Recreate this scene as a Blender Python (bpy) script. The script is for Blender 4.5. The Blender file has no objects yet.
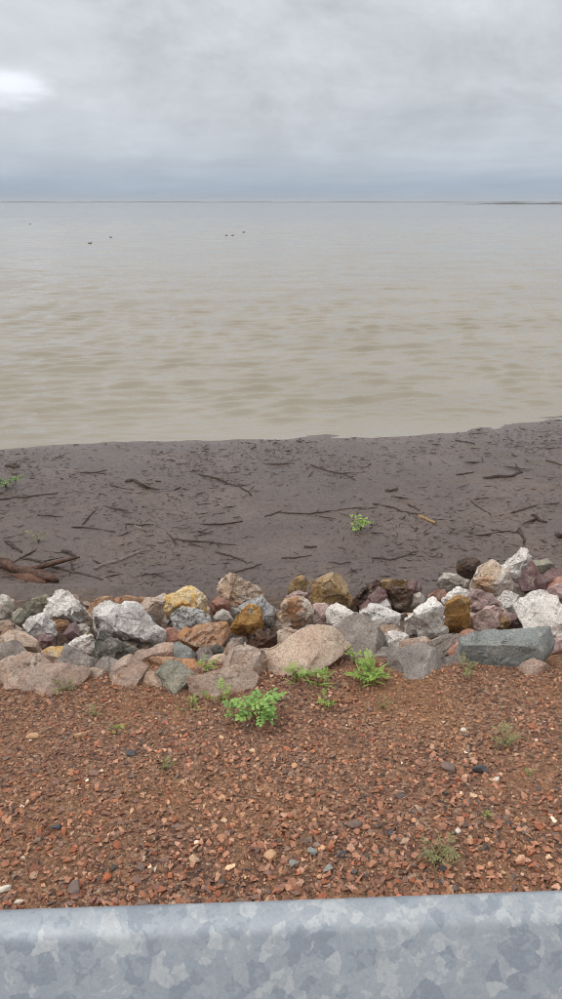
import bpy, bmesh, math, random
import numpy as np
from mathutils import Vector, Matrix

random.seed(11); RNG = np.random.default_rng(11)
S = bpy.context.scene
C = S.collection
R = math.radians

# ------------------------------------------------------------------ camera
CAM_H = 1.60
PITCH = 21.5                     # degrees below the horizon
PW, PH, FPX = 562.0, 999.0, 755.0
cam_d = bpy.data.cameras.new('camera'); cam = bpy.data.objects.new('camera', cam_d); C.objects.link(cam)
cam.location = (0, 0, CAM_H); cam.rotation_euler = (R(90 - PITCH), 0, 0)
cam_d.sensor_fit = 'VERTICAL'; cam_d.sensor_height = 24.0
cam_d.lens = FPX / PH * 24.0
cam_d.clip_start = 0.05; cam_d.clip_end = 40000
S.camera = cam

# ------------------------------------------------------------------ sky, sun, exposure
SUN_EL, SUN_AZ = R(60), R(-112)     # azimuth from +Y (out to sea), negative = left
w = bpy.data.worlds.new('World'); S.world = w; w.use_nodes = True
def build_world():
    nt = w.node_tree; nt.nodes.clear(); N = nt.nodes; L = nt.links
    def math_(op, a, b=None, c=None, clamp=False):
        n = N.new('ShaderNodeMath'); n.operation = op; n.use_clamp = clamp
        for i, v in enumerate((a, b, c)):
            if v is None: continue
            if isinstance(v, (int, float)): n.inputs[i].default_value = v
            else: L.new(v, n.inputs[i])
        return n.outputs[0]
    out = N.new('ShaderNodeOutputWorld')
    sky = N.new('ShaderNodeTexSky'); sky.sky_type = 'NISHITA'; sky.sun_disc = False
    sky.sun_elevation = SUN_EL; sky.sun_rotation = SUN_AZ; sky.dust_density = 3.0; sky.air_density = 1.5
    bg1 = N.new('ShaderNodeBackground'); bg1.inputs[1].default_value = 0.08; L.new(sky.outputs[0], bg1.inputs[0])
    tc = N.new('ShaderNodeTexCoord')
    sep = N.new('ShaderNodeSeparateXYZ'); L.new(tc.outputs['Generated'], sep.inputs[0])
    x, y, z = sep.outputs
    zc = math_('MAXIMUM', z, 0.0)
    den = math_('ADD', zc, 0.085)
    u = math_('DIVIDE', x, den); v = math_('DIVIDE', y, den)
    cmb = N.new('ShaderNodeCombineXYZ'); L.new(u, cmb.inputs[0]); L.new(v, cmb.inputs[1])
    def noise(scale, detail, rough, dist=0.0, loc=(0,0,0), sc=(1,1,1)):
        mp = N.new('ShaderNodeMapping'); L.new(cmb.outputs[0], mp.inputs[0])
        mp.inputs['Location'].default_value = loc; mp.inputs['Scale'].default_value = sc
        n = N.new('ShaderNodeTexNoise'); n.inputs['Scale'].default_value = scale
        n.inputs['Detail'].default_value = detail; n.inputs['Roughness'].default_value = rough
        n.inputs['Distortion'].default_value = dist
        L.new(mp.outputs[0], n.inputs['Vector']); return n.outputs['Fac']
    n1 = noise(0.55, 7, 0.56, 0.3, (3.1, 1.7, 0), (1, 0.9, 1))
    n2 = noise(1.7, 8, 0.6, 0.2, (7.3, 4.2, 0))
    # shift the elevation lookup with the cloud noise: ragged cloud bases
    a = math_('SUBTRACT', n1, 0.5); b = math_('SUBTRACT', n2, 0.5)
    zz = math_('ADD', zc, math_('MULTIPLY', math_('ADD', math_('MULTIPLY', a, 0.17), math_('MULTIPLY', b, 0.05)),
               math_('MULTIPLY', zc, 6.0, clamp=True)))
    ramp = N.new('ShaderNodeValToRGB'); cr = ramp.color_ramp; cr.interpolation = 'B_SPLINE'
    stops = [(0.0, (.345,.420,.515)), (0.014, (.365,.445,.540)), (0.034, (.450,.515,.600)), (0.068, (.560,.600,.655)),
             (0.13, (.570,.598,.645)), (0.21, (.575,.598,.645)), (0.5, (.86,.885,.93)), (1.0, (1.15,1.18,1.23))]
    cr.elements[0].position = 0; cr.elements[0].color = (*stops[0][1], 1)
    cr.elements[1].position = 1; cr.elements[1].color = (*stops[-1][1], 1)
    for p, c in stops[1:-1]:
        e = cr.elements.new(p); e.color = (*c, 1)
    L.new(zz, ramp.inputs[0])
    mp3 = N.new('ShaderNodeMapping'); L.new(tc.outputs['Generated'], mp3.inputs[0]); mp3.inputs['Scale'].default_value = (1, 1, 1.8); mp3.inputs['Location'].default_value = (.9, .3, .55)
    n3 = N.new('ShaderNodeTexNoise'); n3.inputs['Scale'].default_value = 5.4; n3.inputs['Detail'].default_value = 8; n3.inputs['Roughness'].default_value = .68; n3.inputs['Distortion'].default_value = .25
    L.new(mp3.outputs[0], n3.inputs['Vector']); c3 = math_('MULTIPLY', math_('SUBTRACT', n3.outputs['Fac'], .5), math_('MULTIPLY', zc, 9.0, clamp=True))
    # soft brightness variation of the cloud deck
    var = math_('ADD', math_('ADD', 1.05, math_('MULTIPLY', c3, 1.05)), math_('ADD', math_('MULTIPLY', a, 0.26), math_('MULTIPLY', b, 0.14)))
    # thin spot in the deck where the sun glow comes through (left of the view)
    u0, v0 = (4 - 281) / FPX, (499.5 - 84) / FPX
    p = R(PITCH); d0 = Vector((u0, math.cos(p) + v0 * math.sin(p), -math.sin(p) + v0 * math.cos(p))).normalized()
    dx = math_('MULTIPLY', math_('SUBTRACT', x, d0.x), 1.0); dz = math_('MULTIPLY', math_('SUBTRACT', z, d0.z), 2.3)
    dy = math_('SUBTRACT', y, d0.y)
    rr = math_('SQRT', math_('ADD', math_('ADD', math_('MULTIPLY', dx, dx), math_('MULTIPLY', dz, dz)), math_('MULTIPLY', dy, dy)))
    rr = math_('ADD', rr, math_('ADD', math_('MULTIPLY', b, 0.10), math_('MULTIPLY', c3, .22)))
    mr = N.new('ShaderNodeMapRange'); mr.interpolation_type = 'SMOOTHSTEP'
    L.new(rr, mr.inputs[0]); mr.inputs[1].default_value = -0.01; mr.inputs[2].default_value = 0.065
    mr.inputs[3].default_value = 1; mr.inputs[4].default_value = 0
    mr2 = N.new('ShaderNodeMapRange'); mr2.interpolation_type = 'SMOOTHSTEP'
    L.new(rr, mr2.inputs[0]); mr2.inputs[1].default_value = 0.0; mr2.inputs[2].default_value = 0.22
    mr2.inputs[3].default_value = 1; mr2.inputs[4].default_value = 0
    var = math_('ADD', var, math_('ADD', math_('MULTIPLY', mr.outputs[0], 0.58), math_('MULTIPLY', mr2.outputs[0], 0.13)))
    bg2 = N.new('ShaderNodeBackground'); L.new(ramp.outputs[0], bg2.inputs[0]); L.new(var, bg2.inputs[1])
    mix = N.new('ShaderNodeMixShader'); mix.inputs[0].default_value = 0.95
    L.new(bg1.outputs[0], mix.inputs[1]); L.new(bg2.outputs[0], mix.inputs[2]); L.new(mix.outputs[0], out.inputs[0])
build_world()
sl = bpy.data.lights.new('sun', 'SUN'); sl.energy = 1.5; sl.angle = R(50); sl.color = (1, .975, .94)
so = bpy.data.objects.new('sun', sl); C.objects.link(so)
sd = Vector((math.sin(SUN_AZ) * math.cos(SUN_EL), math.cos(SUN_AZ) * math.cos(SUN_EL), math.sin(SUN_EL)))
so.rotation_euler = sd.to_track_quat('Z', 'Y').to_euler(); so.location = (0, 0, 20)
S.view_settings.view_transform = 'Standard'; S.view_settings.look = 'None'
S.view_settings.gamma = 1; S.view_settings.exposure = 0.0; S.view_settings.use_curve_mapping = False
S.cycles.use_denoising = True; S.cycles.denoising_input_passes = 'RGB_ALBEDO_NORMAL'; S.cycles.denoising_prefilter = 'ACCURATE'; S.cycles.filter_width = 1.0
S.cycles.max_bounces = 6; S.cycles.volume_bounces = 0; S.cycles.diffuse_bounces = 3

# ------------------------------------------------------------------ helpers
def lin(r, g, b, k=1.0):
    f = lambda c: (c / 12.92 if c <= .04045 else ((c + .055) / 1.055) ** 2.4)
    return tuple(f(c / 255.0) * k for c in (r, g, b))
_T = np.random.default_rng(5).random((64, 64, 64)).astype(np.float32)
def vn3(p):
    """smooth value noise, p (n,3) -> (n,) in -1..1"""
    i = np.floor(p).astype(int); f = p - i; f = f * f * (3 - 2 * f); r = 0
    for a in (0, 1):
        for b in (0, 1):
            for c in (0, 1):
                wgt = (f[:,0] if a else 1-f[:,0]) * (f[:,1] if b else 1-f[:,1]) * (f[:,2] if c else 1-f[:,2])
                r = r + wgt * _T[(i[:,0]+a) & 63, (i[:,1]+b) & 63, (i[:,2]+c) & 63]
    return r * 2 - 1
def vn2(x, y, s=0.0):
    x = np.asarray(x, float); y = np.asarray(y, float)
    return vn3(np.stack([x.ravel(), y.ravel(), np.full(x.size, s + .37)], 1)).reshape(x.shape)
def ray(px, py):
    u, v = (px - PW/2) / FPX, (PH/2 - py) / FPX; p = R(PITCH)
    return Vector((u, math.cos(p) + v * math.sin(p), -math.sin(p) + v * math.cos(p)))
CAMP = Vector((0, 0, CAM_H))
def at_y(px, py, Y):
    d = ray(px, py); return CAMP + d * (Y / d.y)
def at_z(px, py, Z):
    d = ray(px, py); return CAMP + d * ((Z - CAM_H) / d.z)

# ground profile (distance from the camera, height)
PROF = [(-6, 0.0), (1.15, 0.0), (1.6, -.04), (2.55, -.23), (2.85, -.29), (3.1, -.345), (3.5, -.47), (3.9, -.605),
        (4.4, -.78), (4.8, -.99), (5.5, -1.44), (5.9, -1.56)]
PX = np.array([a for a, b in PROF]); PZ = np.array([b for a, b in PROF])
WATER = -1.62
def prof(y): return np.interp(y, PX, PZ)
SHX = np.array([-40, -4.2, -3.2, -2.0, -.8, 0.5, 1.6, 2.6, 3.4, 4.3, 6, 40]); 
SHY = np.array([9.6, 10.0, 10.3, 10.45, 10.55, 10.62, 10.75, 10.95, 11.3, 11.65, 11.9, 13.0])
def mud_z(x, y):
    x = np.asarray(x, float); y = np.asarray(y, float)
    sh = np.interp(x, SHX, SHY)
    d = sh - y
    z = WATER + np.where(d > 0, 0.0265 * d + .028 * np.clip(d, 0, .35) / .35, 0.10 * d)
    amp = np.clip(.35 + d * .35, .25, 1.0)
    z = z + amp * (.022 * vn2(x*1.1, y*1.6, 1) + .017 * vn2(x*3.1, y*4.0, 2)) + .016 * vn2(x*3, y*5, 3) + .014 * vn2(x*9, y*13, 4) * amp * np.clip(.5 + vn2(x*.9, y*1.3, 14), .15, 1.3) + .010 * vn2(x*16, y*26, 16) * amp * np.clip(.4 + vn2(x*.7+3, y*1.1, 17), .1, 1.2) + .005 * np.abs(vn2(x*33, y*40, 5)) * amp
    z = z + .16 * np.clip((6.3 - y) / 1.3, 0, 1.5) ** 2
    b = prof(y) + .03 + .03 * vn2(x*3, y*3, 6) - .3 * np.clip((4.4 - y) / .35, 0, 1); return np.where(y < 6.2, .5 * (z + b + np.sqrt((z - b) ** 2 + .004)), z)
def on_mud(px, py):
    z = -1.5
    for _ in range(4):
        p = at_z(px, py, z); z = float(mud_z(np.array([p.x]), np.array([p.y]))[0])
    return Vector((p.x, p.y, z))
def verge_z(x, y):
    yy_ = np.asarray(y)
    return prof(y) + np.clip((yy_ - 2.34) / .24, 0, 1) * np.clip((2.92 - yy_) / .26, 0, 1) * (.060 + .024 * vn2(np.asarray(x)*3.1, yy_*3.1, 15)) + .012 * vn2(np.asarray(x)*2.3, np.asarray(y)*2.3, 9) + .006 * vn2(np.asarray(x)*7, np.asarray(y)*7, 8)
def on_verge(px, py):
    z = -.1
    for _ in range(12):
        p = at_z(px, py, z); z = .5 * z + .5 * float(verge_z(np.array([p.x]), np.array([p.y]))[0])
    return Vector((p.x, p.y, z))

def tag(o, label=None, cat=None, group=None, kind=None):
    if label: o['label'] = label
    if cat: o['category'] = cat
    if group: o['group'] = group
    if kind: o['kind'] = kind
    return o
def link(name, me, mat=None, parent=None, loc=None):
    o = bpy.data.objects.new(name, me); C.objects.link(o)
    if mat is not None and me is not None and not me.materials: me.materials.append(mat)
    if parent is not None: o.parent = parent
    if loc is not None: o.location = loc
    return o
def mesh_np(name, V, F, smooth=True):
    me = bpy.data.meshes.new(name)
    V = np.asarray(V, np.float32); F = np.asarray(F, np.int32); k = F.shape[1]
    me.vertices.add(len(V)); me.vertices.foreach_set('co', V.ravel())
    me.loops.add(F.size); me.loops.foreach_set('vertex_index', F.ravel())
    me.polygons.add(len(F)); me.polygons.foreach_set('loop_start', np.arange(0, F.size, k, dtype=np.int32))
    me.polygons.foreach_set('use_smooth', np.full(len(F), smooth))
    me.update(calc_edges=True); me.validate(); return me
def grid(name, X, Y, Z, smooth=True):
    n, m = X.shape
    V = np.stack([X.ravel(), Y.ravel(), Z.ravel()], 1)
    i = (np.arange(n-1)[:,None] * m + np.arange(m-1)[None,:]).ravel()
    return mesh_np(name, V, np.stack([i, i+1, i+m+1, i+m], 1), smooth)

# ---- materials
class NT:
    def __init__(s, name):
        s.m = bpy.data.materials.new(name); s.m.use_nodes = True; t = s.m.node_tree; t.nodes.clear()
        s.N = t.nodes; s.L = t.links
        s.out = s.N.new('ShaderNodeOutputMaterial'); s.b = s.N.new('ShaderNodeBsdfPrincipled')
        s.L.new(s.b.outputs[0], s.out.inputs[0]); s.tc = s.N.new('ShaderNodeTexCoord')
        s.geo = s.N.new('ShaderNodeNewGeometry'); s.oi = s.N.new('ShaderNodeObjectInfo')
    def put(s, sock, v):
        if v is None: return
        if hasattr(v, 'links') or isinstance(v, bpy.types.NodeSocket): s.L.new(v, sock)
        elif isinstance(v, tuple) and len(v) == 3 and sock.type == 'RGBA': sock.default_value = (*v, 1)
        else: sock.default_value = v
    def math(s, op, a, b=None, clamp=False):
        n = s.N.new('ShaderNodeMath'); n.operation = op; n.use_clamp = clamp; s.put(n.inputs[0], a); s.put(n.inputs[1], b); return n.outputs[0]
    def vec(s, src, scale=(1,1,1), loc=(0,0,0), rot=(0,0,0)):
        n = s.N.new('ShaderNodeMapping'); s.L.new(src, n.inputs[0]); n.inputs['Scale'].default_value = scale
        n.inputs['Location'].default_value = loc; n.inputs['Rotation'].default_value = rot; return n.outputs[0]
    def off(s, v, k=50):       # offset by the object's random number so copies differ
        n = s.N.new('ShaderNodeVectorMath'); n.operation = 'ADD'; s.L.new(v, n.inputs[0])
        c = s.N.new('ShaderNodeCombineXYZ'); r = s.math('MULTIPLY', s.oi.outputs['Random'], float(k))
        for i in range(3): s.L.new(r, c.inputs[i])
        s.L.new(c.outputs[0], n.inputs[1]); return n.outputs[0]
    def warp(s, v, scale, amt):
        nn = s.N.new('ShaderNodeTexNoise'); nn.inputs['Scale'].default_value = scale; nn.inputs['Detail'].default_value = 4; s.L.new(v, nn.inputs['Vector'])
        a = s.N.new('ShaderNodeVectorMath'); a.operation = 'SUBTRACT'; s.L.new(nn.outputs['Color'], a.inputs[0]); a.inputs[1].default_value = (.5,.5,.5)
        b = s.N.new('ShaderNodeVectorMath'); b.operation = 'SCALE'; s.L.new(a.outputs[0], b.inputs[0]); b.inputs['Scale'].default_value = amt
        c = s.N.new('ShaderNodeVectorMath'); c.operation = 'ADD'; s.L.new(v, c.inputs[0]); s.L.new(b.outputs[0], c.inputs[1]); return c.outputs[0]
    def noise(s, v, scale, detail=5, rough=.55, dist=0.0):
        n = s.N.new('ShaderNodeTexNoise'); n.inputs['Scale'].default_value = scale; n.inputs['Detail'].default_value = detail
        n.inputs['Roughness'].default_value = rough; n.inputs['Distortion'].default_value = dist; s.L.new(v, n.inputs['Vector']); return n.outputs['Fac']
    def vor(s, v, scale, feature='F1', out='Color', rnd=1.0):
        n = s.N.new('ShaderNodeTexVoronoi'); n.feature = feature; n.inputs['Scale'].default_value = scale; n.inputs['Randomness'].default_value = rnd
        s.L.new(v, n.inputs['Vector']); return n.outputs[out]
    def ramp(s, v, stops, interp='LINEAR'):
        n = s.N.new('ShaderNodeValToRGB'); r = n.color_ramp; r.interpolation = interp
        st = [(p, (c if isinstance(c, tuple) else (c, c, c))) for p, c in stops]
        r.elements[0].position = st[0][0]; r.elements[0].color = (*st[0][1], 1)
        r.elements[1].position = st[-1][0]; r.elements[1].color = (*st[-1][1], 1)
        for p, c in st[1:-1]: e = r.elements.new(p); e.color = (*c, 1)
        s.L.new(v, n.inputs[0]); return n.outputs[0]
    def mix(s, f, a, b, mode='MIX'):
        n = s.N.new('ShaderNodeMix'); n.data_type = 'RGBA'; n.blend_type = mode
        s.put(n.inputs[0], f); s.put(n.inputs[6], a); s.put(n.inputs[7], b); return n.outputs[2]
    def bump(s, h, strength=.5, dist=.01, nrm=None):
        n = s.N.new('ShaderNodeBump'); n.inputs['Strength'].default_value = strength; n.inputs['Distance'].default_value = dist
        s.L.new(h, n.inputs['Height'])
        if nrm is not None: s.L.new(nrm, n.inputs['Normal'])
        return n.outputs[0]
    def done(s, col=None, rough=None, nrm=None, **kw):
        s.put(s.b.inputs['Base Color'], col); s.put(s.b.inputs['Roughness'], rough)
        if nrm is not None: s.L.new(nrm, s.b.inputs['Normal'])
        for k, v in kw.items(): s.put(s.b.inputs[k.replace('_', ' ')], v)
        return s.m

def rock_material(name, main, second, vein, fleck, fleck_amt=.5, vein_amt=.5, bumpy=.6, scale=1.0):
    t = NT(name); v = t.off(t.tc.outputs['Object'])
    big = t.noise(t.warp(v, 6, .15), 6*scale, 6, .65, .3)
    c = t.mix(t.ramp(big, [(.42, 0.0), (.56, 1.0)]), main, second)
    vv = t.warp(v, 9*scale, .14)
    vn_ = t.noise(vv, 9*scale, 7, .7)
    c = t.mix(t.math('MULTIPLY', t.ramp(vn_, [(.53, 0.0), (.60, 1.0)]), vein_amt), c, vein)
    dust = t.noise(t.warp(v, 20, .06), 13, 6, .7)          # pale dust and weathering
    c = t.mix(t.ramp(dust, [(.52, 0.0), (.66, .38)]), c, lin(186,178,168,1.2))
    sp = t.noise(v, 62, 5, .75); sp2 = t.noise(v, 15, 5, .65)
    f = t.math('MULTIPLY', t.ramp(sp, [(.52, 0.0), (.60, 1.0)]), t.ramp(sp2, [(.42, .10), (.58, 1.0)]))
    c = t.mix(t.math('MULTIPLY', f, fleck_amt), c, fleck)
    crack = t.vor(t.warp(v, 14, .10), 11, 'DISTANCE_TO_EDGE', 'Distance')
    ck = t.math('MULTIPLY', t.ramp(crack, [(0.0, 1.0), (.035, 0.0)]), t.ramp(sp2, [(.50, 0.0), (.62, .5)]))
    c = t.mix(ck, c, tuple(q * .8 for q in fleck))
    fine = t.noise(v, 150, 4, .7)
    c = t.mix(.75, c, t.ramp(fine, [(.34, .52), (.5, 1.05), (.66, 1.45)]), 'MULTIPLY')
    hv = t.mix(t.oi.outputs['Random'], (.88,.88,.90), (1.1,1.08,1.05))
    c = t.mix(1.0, c, hv, 'MULTIPLY')
    h = t.math('ADD', t.math('ADD', t.noise(v, 40, 6, .7), t.math('MULTIPLY', sp, .6)), t.math('MULTIPLY', ck, -.8))
    return t.done(c, t.ramp(sp, [(.3, .55), (.7, .85)]), t.bump(h, bumpy, .016), Specular_IOR_Level=.35)
k = 1.36
RM = dict(
 white=rock_material('white_quartz', lin(210,206,200,k), lin(200,194,188,k), lin(172,154,146,k), lin(84,74,72,k), .62, .4, .9),
 rust=rock_material('rust_stained_quartz', lin(194,184,174,k), lin(174,152,130,k), lin(156,108,70,k), lin(88,62,52,k), .75, .8, .8),
 yellow=rock_material('yellow_quartz', lin(205,172,106,k), lin(190,176,152,k), lin(190,138,60,k), lin(96,76,58,k), .6, .8, .7),
 gold=rock_material('golden_ironstone', lin(168,124,60,k), lin(150,112,66,k), lin(184,150,92,k), lin(78,58,34,k), .7, .5, .7),
 ochre=rock_material('ochre_rock', lin(152,122,78,k), lin(138,114,82,k), lin(164,146,118,k), lin(62,50,42,k), .75, .6, .7),
 tan=rock_material('tan_sandstone', lin(168,149,132,k), lin(156,133,116,k), lin(176,160,146,k), lin(104,90,82,k), .45, .5, .45),
 brown=rock_material('brown_sandstone', lin(150,127,112,k), lin(136,119,108,k), lin(160,132,110,k), lin(84,70,64,k), .4, .5, .45),
 orange=rock_material('orange_sandstone', lin(156,114,80,k), lin(146,116,94,k), lin(176,148,118,k), lin(88,68,58,k), .65, .6, .6),
 grey=rock_material('grey_slate', lin(128,120,114,k), lin(114,106,100,k), lin(140,130,122,k), lin(86,80,76,k), .35, .4, .4),
 blue=rock_material('blue_grey_dolerite', lin(118,121,118,k), lin(110,113,109,k), lin(124,128,124,k), lin(64,70,70,k), .45, .4, .5),
 green=rock_material('green_grey_rock', lin(132,128,114,k), lin(112,112,102,k), lin(150,140,120,k), lin(76,74,68,k), .6, .5, .6),
 dark=rock_material('dark_rock', lin(88,84,78,k), lin(72,74,68,k), lin(104,96,88,k), lin(40,38,36,k), .5, .4, .7),
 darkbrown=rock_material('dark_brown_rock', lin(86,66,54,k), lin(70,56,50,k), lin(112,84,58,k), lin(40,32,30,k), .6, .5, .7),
 maroon=rock_material('maroon_rock', lin(110,86,84,k), lin(96,76,76,k), lin(142,122,118,k), lin(66,54,54,k), .5, .4, .5),
 pink=rock_material('pink_quartz', lin(178,158,150,k), lin(156,130,124,k), lin(190,176,168,k), lin(98,76,74,k), .65, .6, .7),
 red=rock_material('red_sandstone', lin(148,108,92,k), lin(138,104,92,k), lin(160,112,92,k), lin(96,64,56,k), .35, .4, .4),
 granite=rock_material('pale_granite', lin(176,170,160,k), lin(160,152,142,k), lin(180,172,164,k), lin(84,78,74,k), .8, .3, .6),
 banded=rock_material('black_white_rock', lin(190,188,184,k), lin(150,148,146,k), lin(62,58,58,k), lin(44,42,44,k), .8, .95, .9),
)

# ------------------------------------------------------------------ setting: verge, embankment, mud, water, far shore
def verge_material():
    t = NT('gravel_ground'); v = t.geo.outputs['Position']
    wv = t.warp(v, 30, .012)
    col = t.vor(wv, 95, 'F1', 'Color')
    sep = t.N.new('ShaderNodeSeparateColor'); t.L.new(col, sep.inputs[0])
    c = t.ramp(sep.outputs[0], [(0, lin(80,62,54,k)), (.3, lin(116,86,70,k)), (.6, lin(142,106,84,k)), (.85, lin(152,116,92,k)), (1, lin(170,146,122,k))])
    big = t.noise(v, 2.2, 4, .6)
    c = t.mix(t.ramp(big, [(.45, 0.0), (.65, .6)]), c, lin(150,110,78,k))
    e = t.vor(wv, 95, 'DISTANCE_TO_EDGE', 'Distance')
    h = t.math('ADD', t.ramp(e, [(0, 0.0), (.3, 1.0)]), t.noise(v, 220, 4, .6))
    return t.done(c, .85, t.bump(h, .9, .008), Specular_IOR_Level=.3)
def soil_material():
    t = NT('embankment_soil'); v = t.geo.outputs['Position']
    c = t.ramp(t.noise(v, 14, 6, .65), [(.3, lin(58,48,42,k)), (.5, lin(84,70,60,k)), (.7, lin(112,94,80,k))])
    return t.done(c, .85, t.bump(t.noise(v, 40, 6, .65), .9, .02), Specular_IOR_Level=.25)
def mud_material():
    t = NT('wet_mud'); v = t.geo.outputs['Position']
    st = t.vec(v, (1, 1.0, 1))
    n1 = t.noise(st, 1.1, 6, .6, .4); n2 = t.noise(t.vec(v, (.75, 1, 1)), 10, 7, .7, .5); n3 = t.noise(t.vec(v, (.7, 1, 1)), 24, 6, .7, .4)
    c = t.ramp(n1, [(.32, lin(74,60,53,k)), (.52, lin(85,70,62,k)), (.72, lin(100,84,75,k))])
    c = t.mix(t.ramp(n2, [(.50, 0.0), (.64, .42)]), c, lin(78,65,58,k))
    c = t.mix(t.ramp(n3, [(.57, 0.0), (.63, .6)]), c, lin(50,41,37,k))
    c = t.mix(t.ramp(n3, [(.30, .35), (.42, 0.0)]), c, lin(122,106,96,k))
    n4 = t.noise(t.vec(v, (1, .45, .6)), 52, 4, .7)
    c = t.mix(t.ramp(n4, [(.55, 0.0), (.61, .72)]), c, lin(44,35,30,k))
    # wet sheen close to the water
    sep = t.N.new('ShaderNodeSeparateXYZ'); t.L.new(v, sep.inputs[0])
    wet = t.math('ADD', sep.outputs[2], t.math('MULTIPLY', t.math('SUBTRACT', t.noise(v, 1.6, 5, .6), .5), .06))
    r = t.ramp(t.math('MULTIPLY', t.math('ADD', wet, 1.62), 10.0), [(.40, .13), (.80, .30), (1.0, .38)])
    nr = t.math('ADD', r, t.math('MULTIPLY', t.math('SUBTRACT', n1, .5), .7))
    h = t.math('ADD', t.math('MULTIPLY', n2, 1.0), t.math('MULTIPLY', n3, .5))
    return t.done(c, nr, t.bump(h, .8, .030), Specular_IOR_Level=.6)
def water_material():
    t = NT('muddy_water'); v = t.geo.outputs['Position']
    c = t.ramp(t.noise(t.vec(v, (.5, 1.0, 1)), .5, 4, .5), [(.35, lin(150,142,128,1.0)), (.65, lin(141,132,116,1.0))])
    w1 = t.noise(t.vec(v, (.6, 2.2, 1), rot=(0, 0, R(8))), 2.6, 3, .5, .4)
    w2 = t.noise(t.vec(v, (.55, 1.8, 1), rot=(0, 0, R(-4))), .7, 4, .55, .4)
    w3 = t.noise(t.vec(v, (.6, 2.0, 1), rot=(0, 0, R(11))), 7.5, 2, .5, .3)
    h = t.math('ADD', t.math('ADD', t.math('MULTIPLY', w1, .45), t.math('MULTIPLY', w2, .35)), t.math('MULTIPLY', w3, .16))
    sp_ = t.N.new('ShaderNodeSeparateXYZ'); t.L.new(v, sp_.inputs[0])      # the modelled swell ends far out: ripples take over there
    mrg = t.N.new('ShaderNodeMapRange'); t.L.new(sp_.outputs[1], mrg.inputs[0]); mrg.inputs[1].default_value = 40; mrg.inputs[2].default_value = 240; mrg.inputs[3].default_value = .30; mrg.inputs[4].default_value = 1.0
    h = t.math('MULTIPLY', h, mrg.outputs[0])
    return t.done(c, .05, t.bump(h, .55, .20), IOR=1.36, Specular_IOR_Level=.5)

MV, MSOIL, MMUD, MWAT = verge_material(), soil_material(), mud_material(), water_material()
ys = np.concatenate([np.linspace(-6, 1.0, 10), np.arange(1.05, 2.95, .025)]); xs = np.concatenate([[-14, -10, -6, -4], np.arange(-3, 3.01, .03), [4, 6, 10, 14]])
X, Y = np.meshgrid(xs, ys); verge = link('gravel_verge', grid('gravel_verge', X, Y, verge_z(X, Y)), MV); tag(verge, kind='structure')
ys = np.arange(2.62, 5.9, .06); xs = np.arange(-14, 14.01, .07)
X, Y = np.meshgrid(xs, ys)
emb_z = lambda x, y: prof(y) - .035 + .03 * vn2(np.asarray(x)*3.3, np.asarray(y)*3.3, 12) + .015 * vn2(np.asarray(x)*9, np.asarray(y)*9, 13)
emb = link('embankment_slope', grid('embankment_slope', X, Y, emb_z(X, Y)), MSOIL); tag(emb, kind='structure')
ys = np.arange(4.0, 14.0, .026); xs = np.concatenate([np.arange(-16, -6, .12), np.arange(-6, 6, .034), np.arange(6, 16, .12)])
X, Y = np.meshgrid(xs, ys); mud = link('mudflat', grid('mudflat', X, Y, mud_z(X, Y)), MMUD); tag(mud, kind='structure')
def make_water():
    rng = np.random.default_rng(3)
    y = 8.8 * np.exp(np.linspace(0, math.log(240 / 8.8), 900)); s = np.linspace(-1, 1, 440)
    Y = np.repeat(y[:, None], 440, 1); X = s[None, :] * (Y * .55 + 5)
    Z = np.zeros_like(X)
    cell = y * math.log(240/8.8) / 900; cx = 2*(y*.55+5)/440; lim = np.maximum(cell, cx * .5) * 2.6
    wx = X + .5 * vn2(X*.25, Y*.25, 30); wy = Y + .5 * vn2(X*.25, Y*.25, 31)
    for i in range(34):
        if i < 8:  lam = rng.uniform(1.3, 2.9); th = math.radians(-90 + 10 + rng.normal(0, 8)); amp = .0062 * lam
        else:      lam = rng.uniform(.24, .66); th = math.radians(-90 + 11 + rng.normal(0, 11)); amp = .0165 * lam
        kk = 2*math.pi/lam; ph = rng.random() * 6.283; amp *= rng.uniform(.6, 1.3)
        fade = np.clip((lam - lim) / lim, 0, 1)[:, None]
        g = .60 + .75 * vn2(X / (lam*3.5) + i*7.1, Y / (lam*2.2), 40 + i) + .25 * vn2(X / 9 + i, Y / 6, 90)
        q = np.sin(kk * (wx*math.cos(th) + wy*math.sin(th)) + ph)
        Z += amp * fade * g * (q + .45 * (q * q - .5))
    sh = np.interp(X, SHX, SHY); Z *= np.clip((Y - sh) / 1.5 + .25, .12, 1)
    Z *= np.clip((240 - Y) / 60, 0, 1)
    return X, Y, Z + WATER
X, Y, Z = make_water()
wat = link('water', grid('water', X, Y, Z), MWAT); tag(wat, kind='structure')
def far_water():
    a = 240*.55+5
    V = [(-a, 240, WATER), (a, 240, WATER), (7500, 12000, WATER), (-7500, 12000, WATER), (-7500, 240, WATER), (7500, 240, WATER), (-7500, 10, WATER), (7500, 10, WATER), (-9.84, 8.8, WATER), (9.84, 8.8, WATER)]
    me = bpy.data.meshes.new('open_water'); me.from_pydata(V, [], [(0, 1, 5, 2, 3, 4), (6, 8, 0, 4), (9, 7, 5, 1)]); me.update(); return me
fw = link('open_water', far_water(), MWAT); tag(fw, kind='structure')

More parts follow.
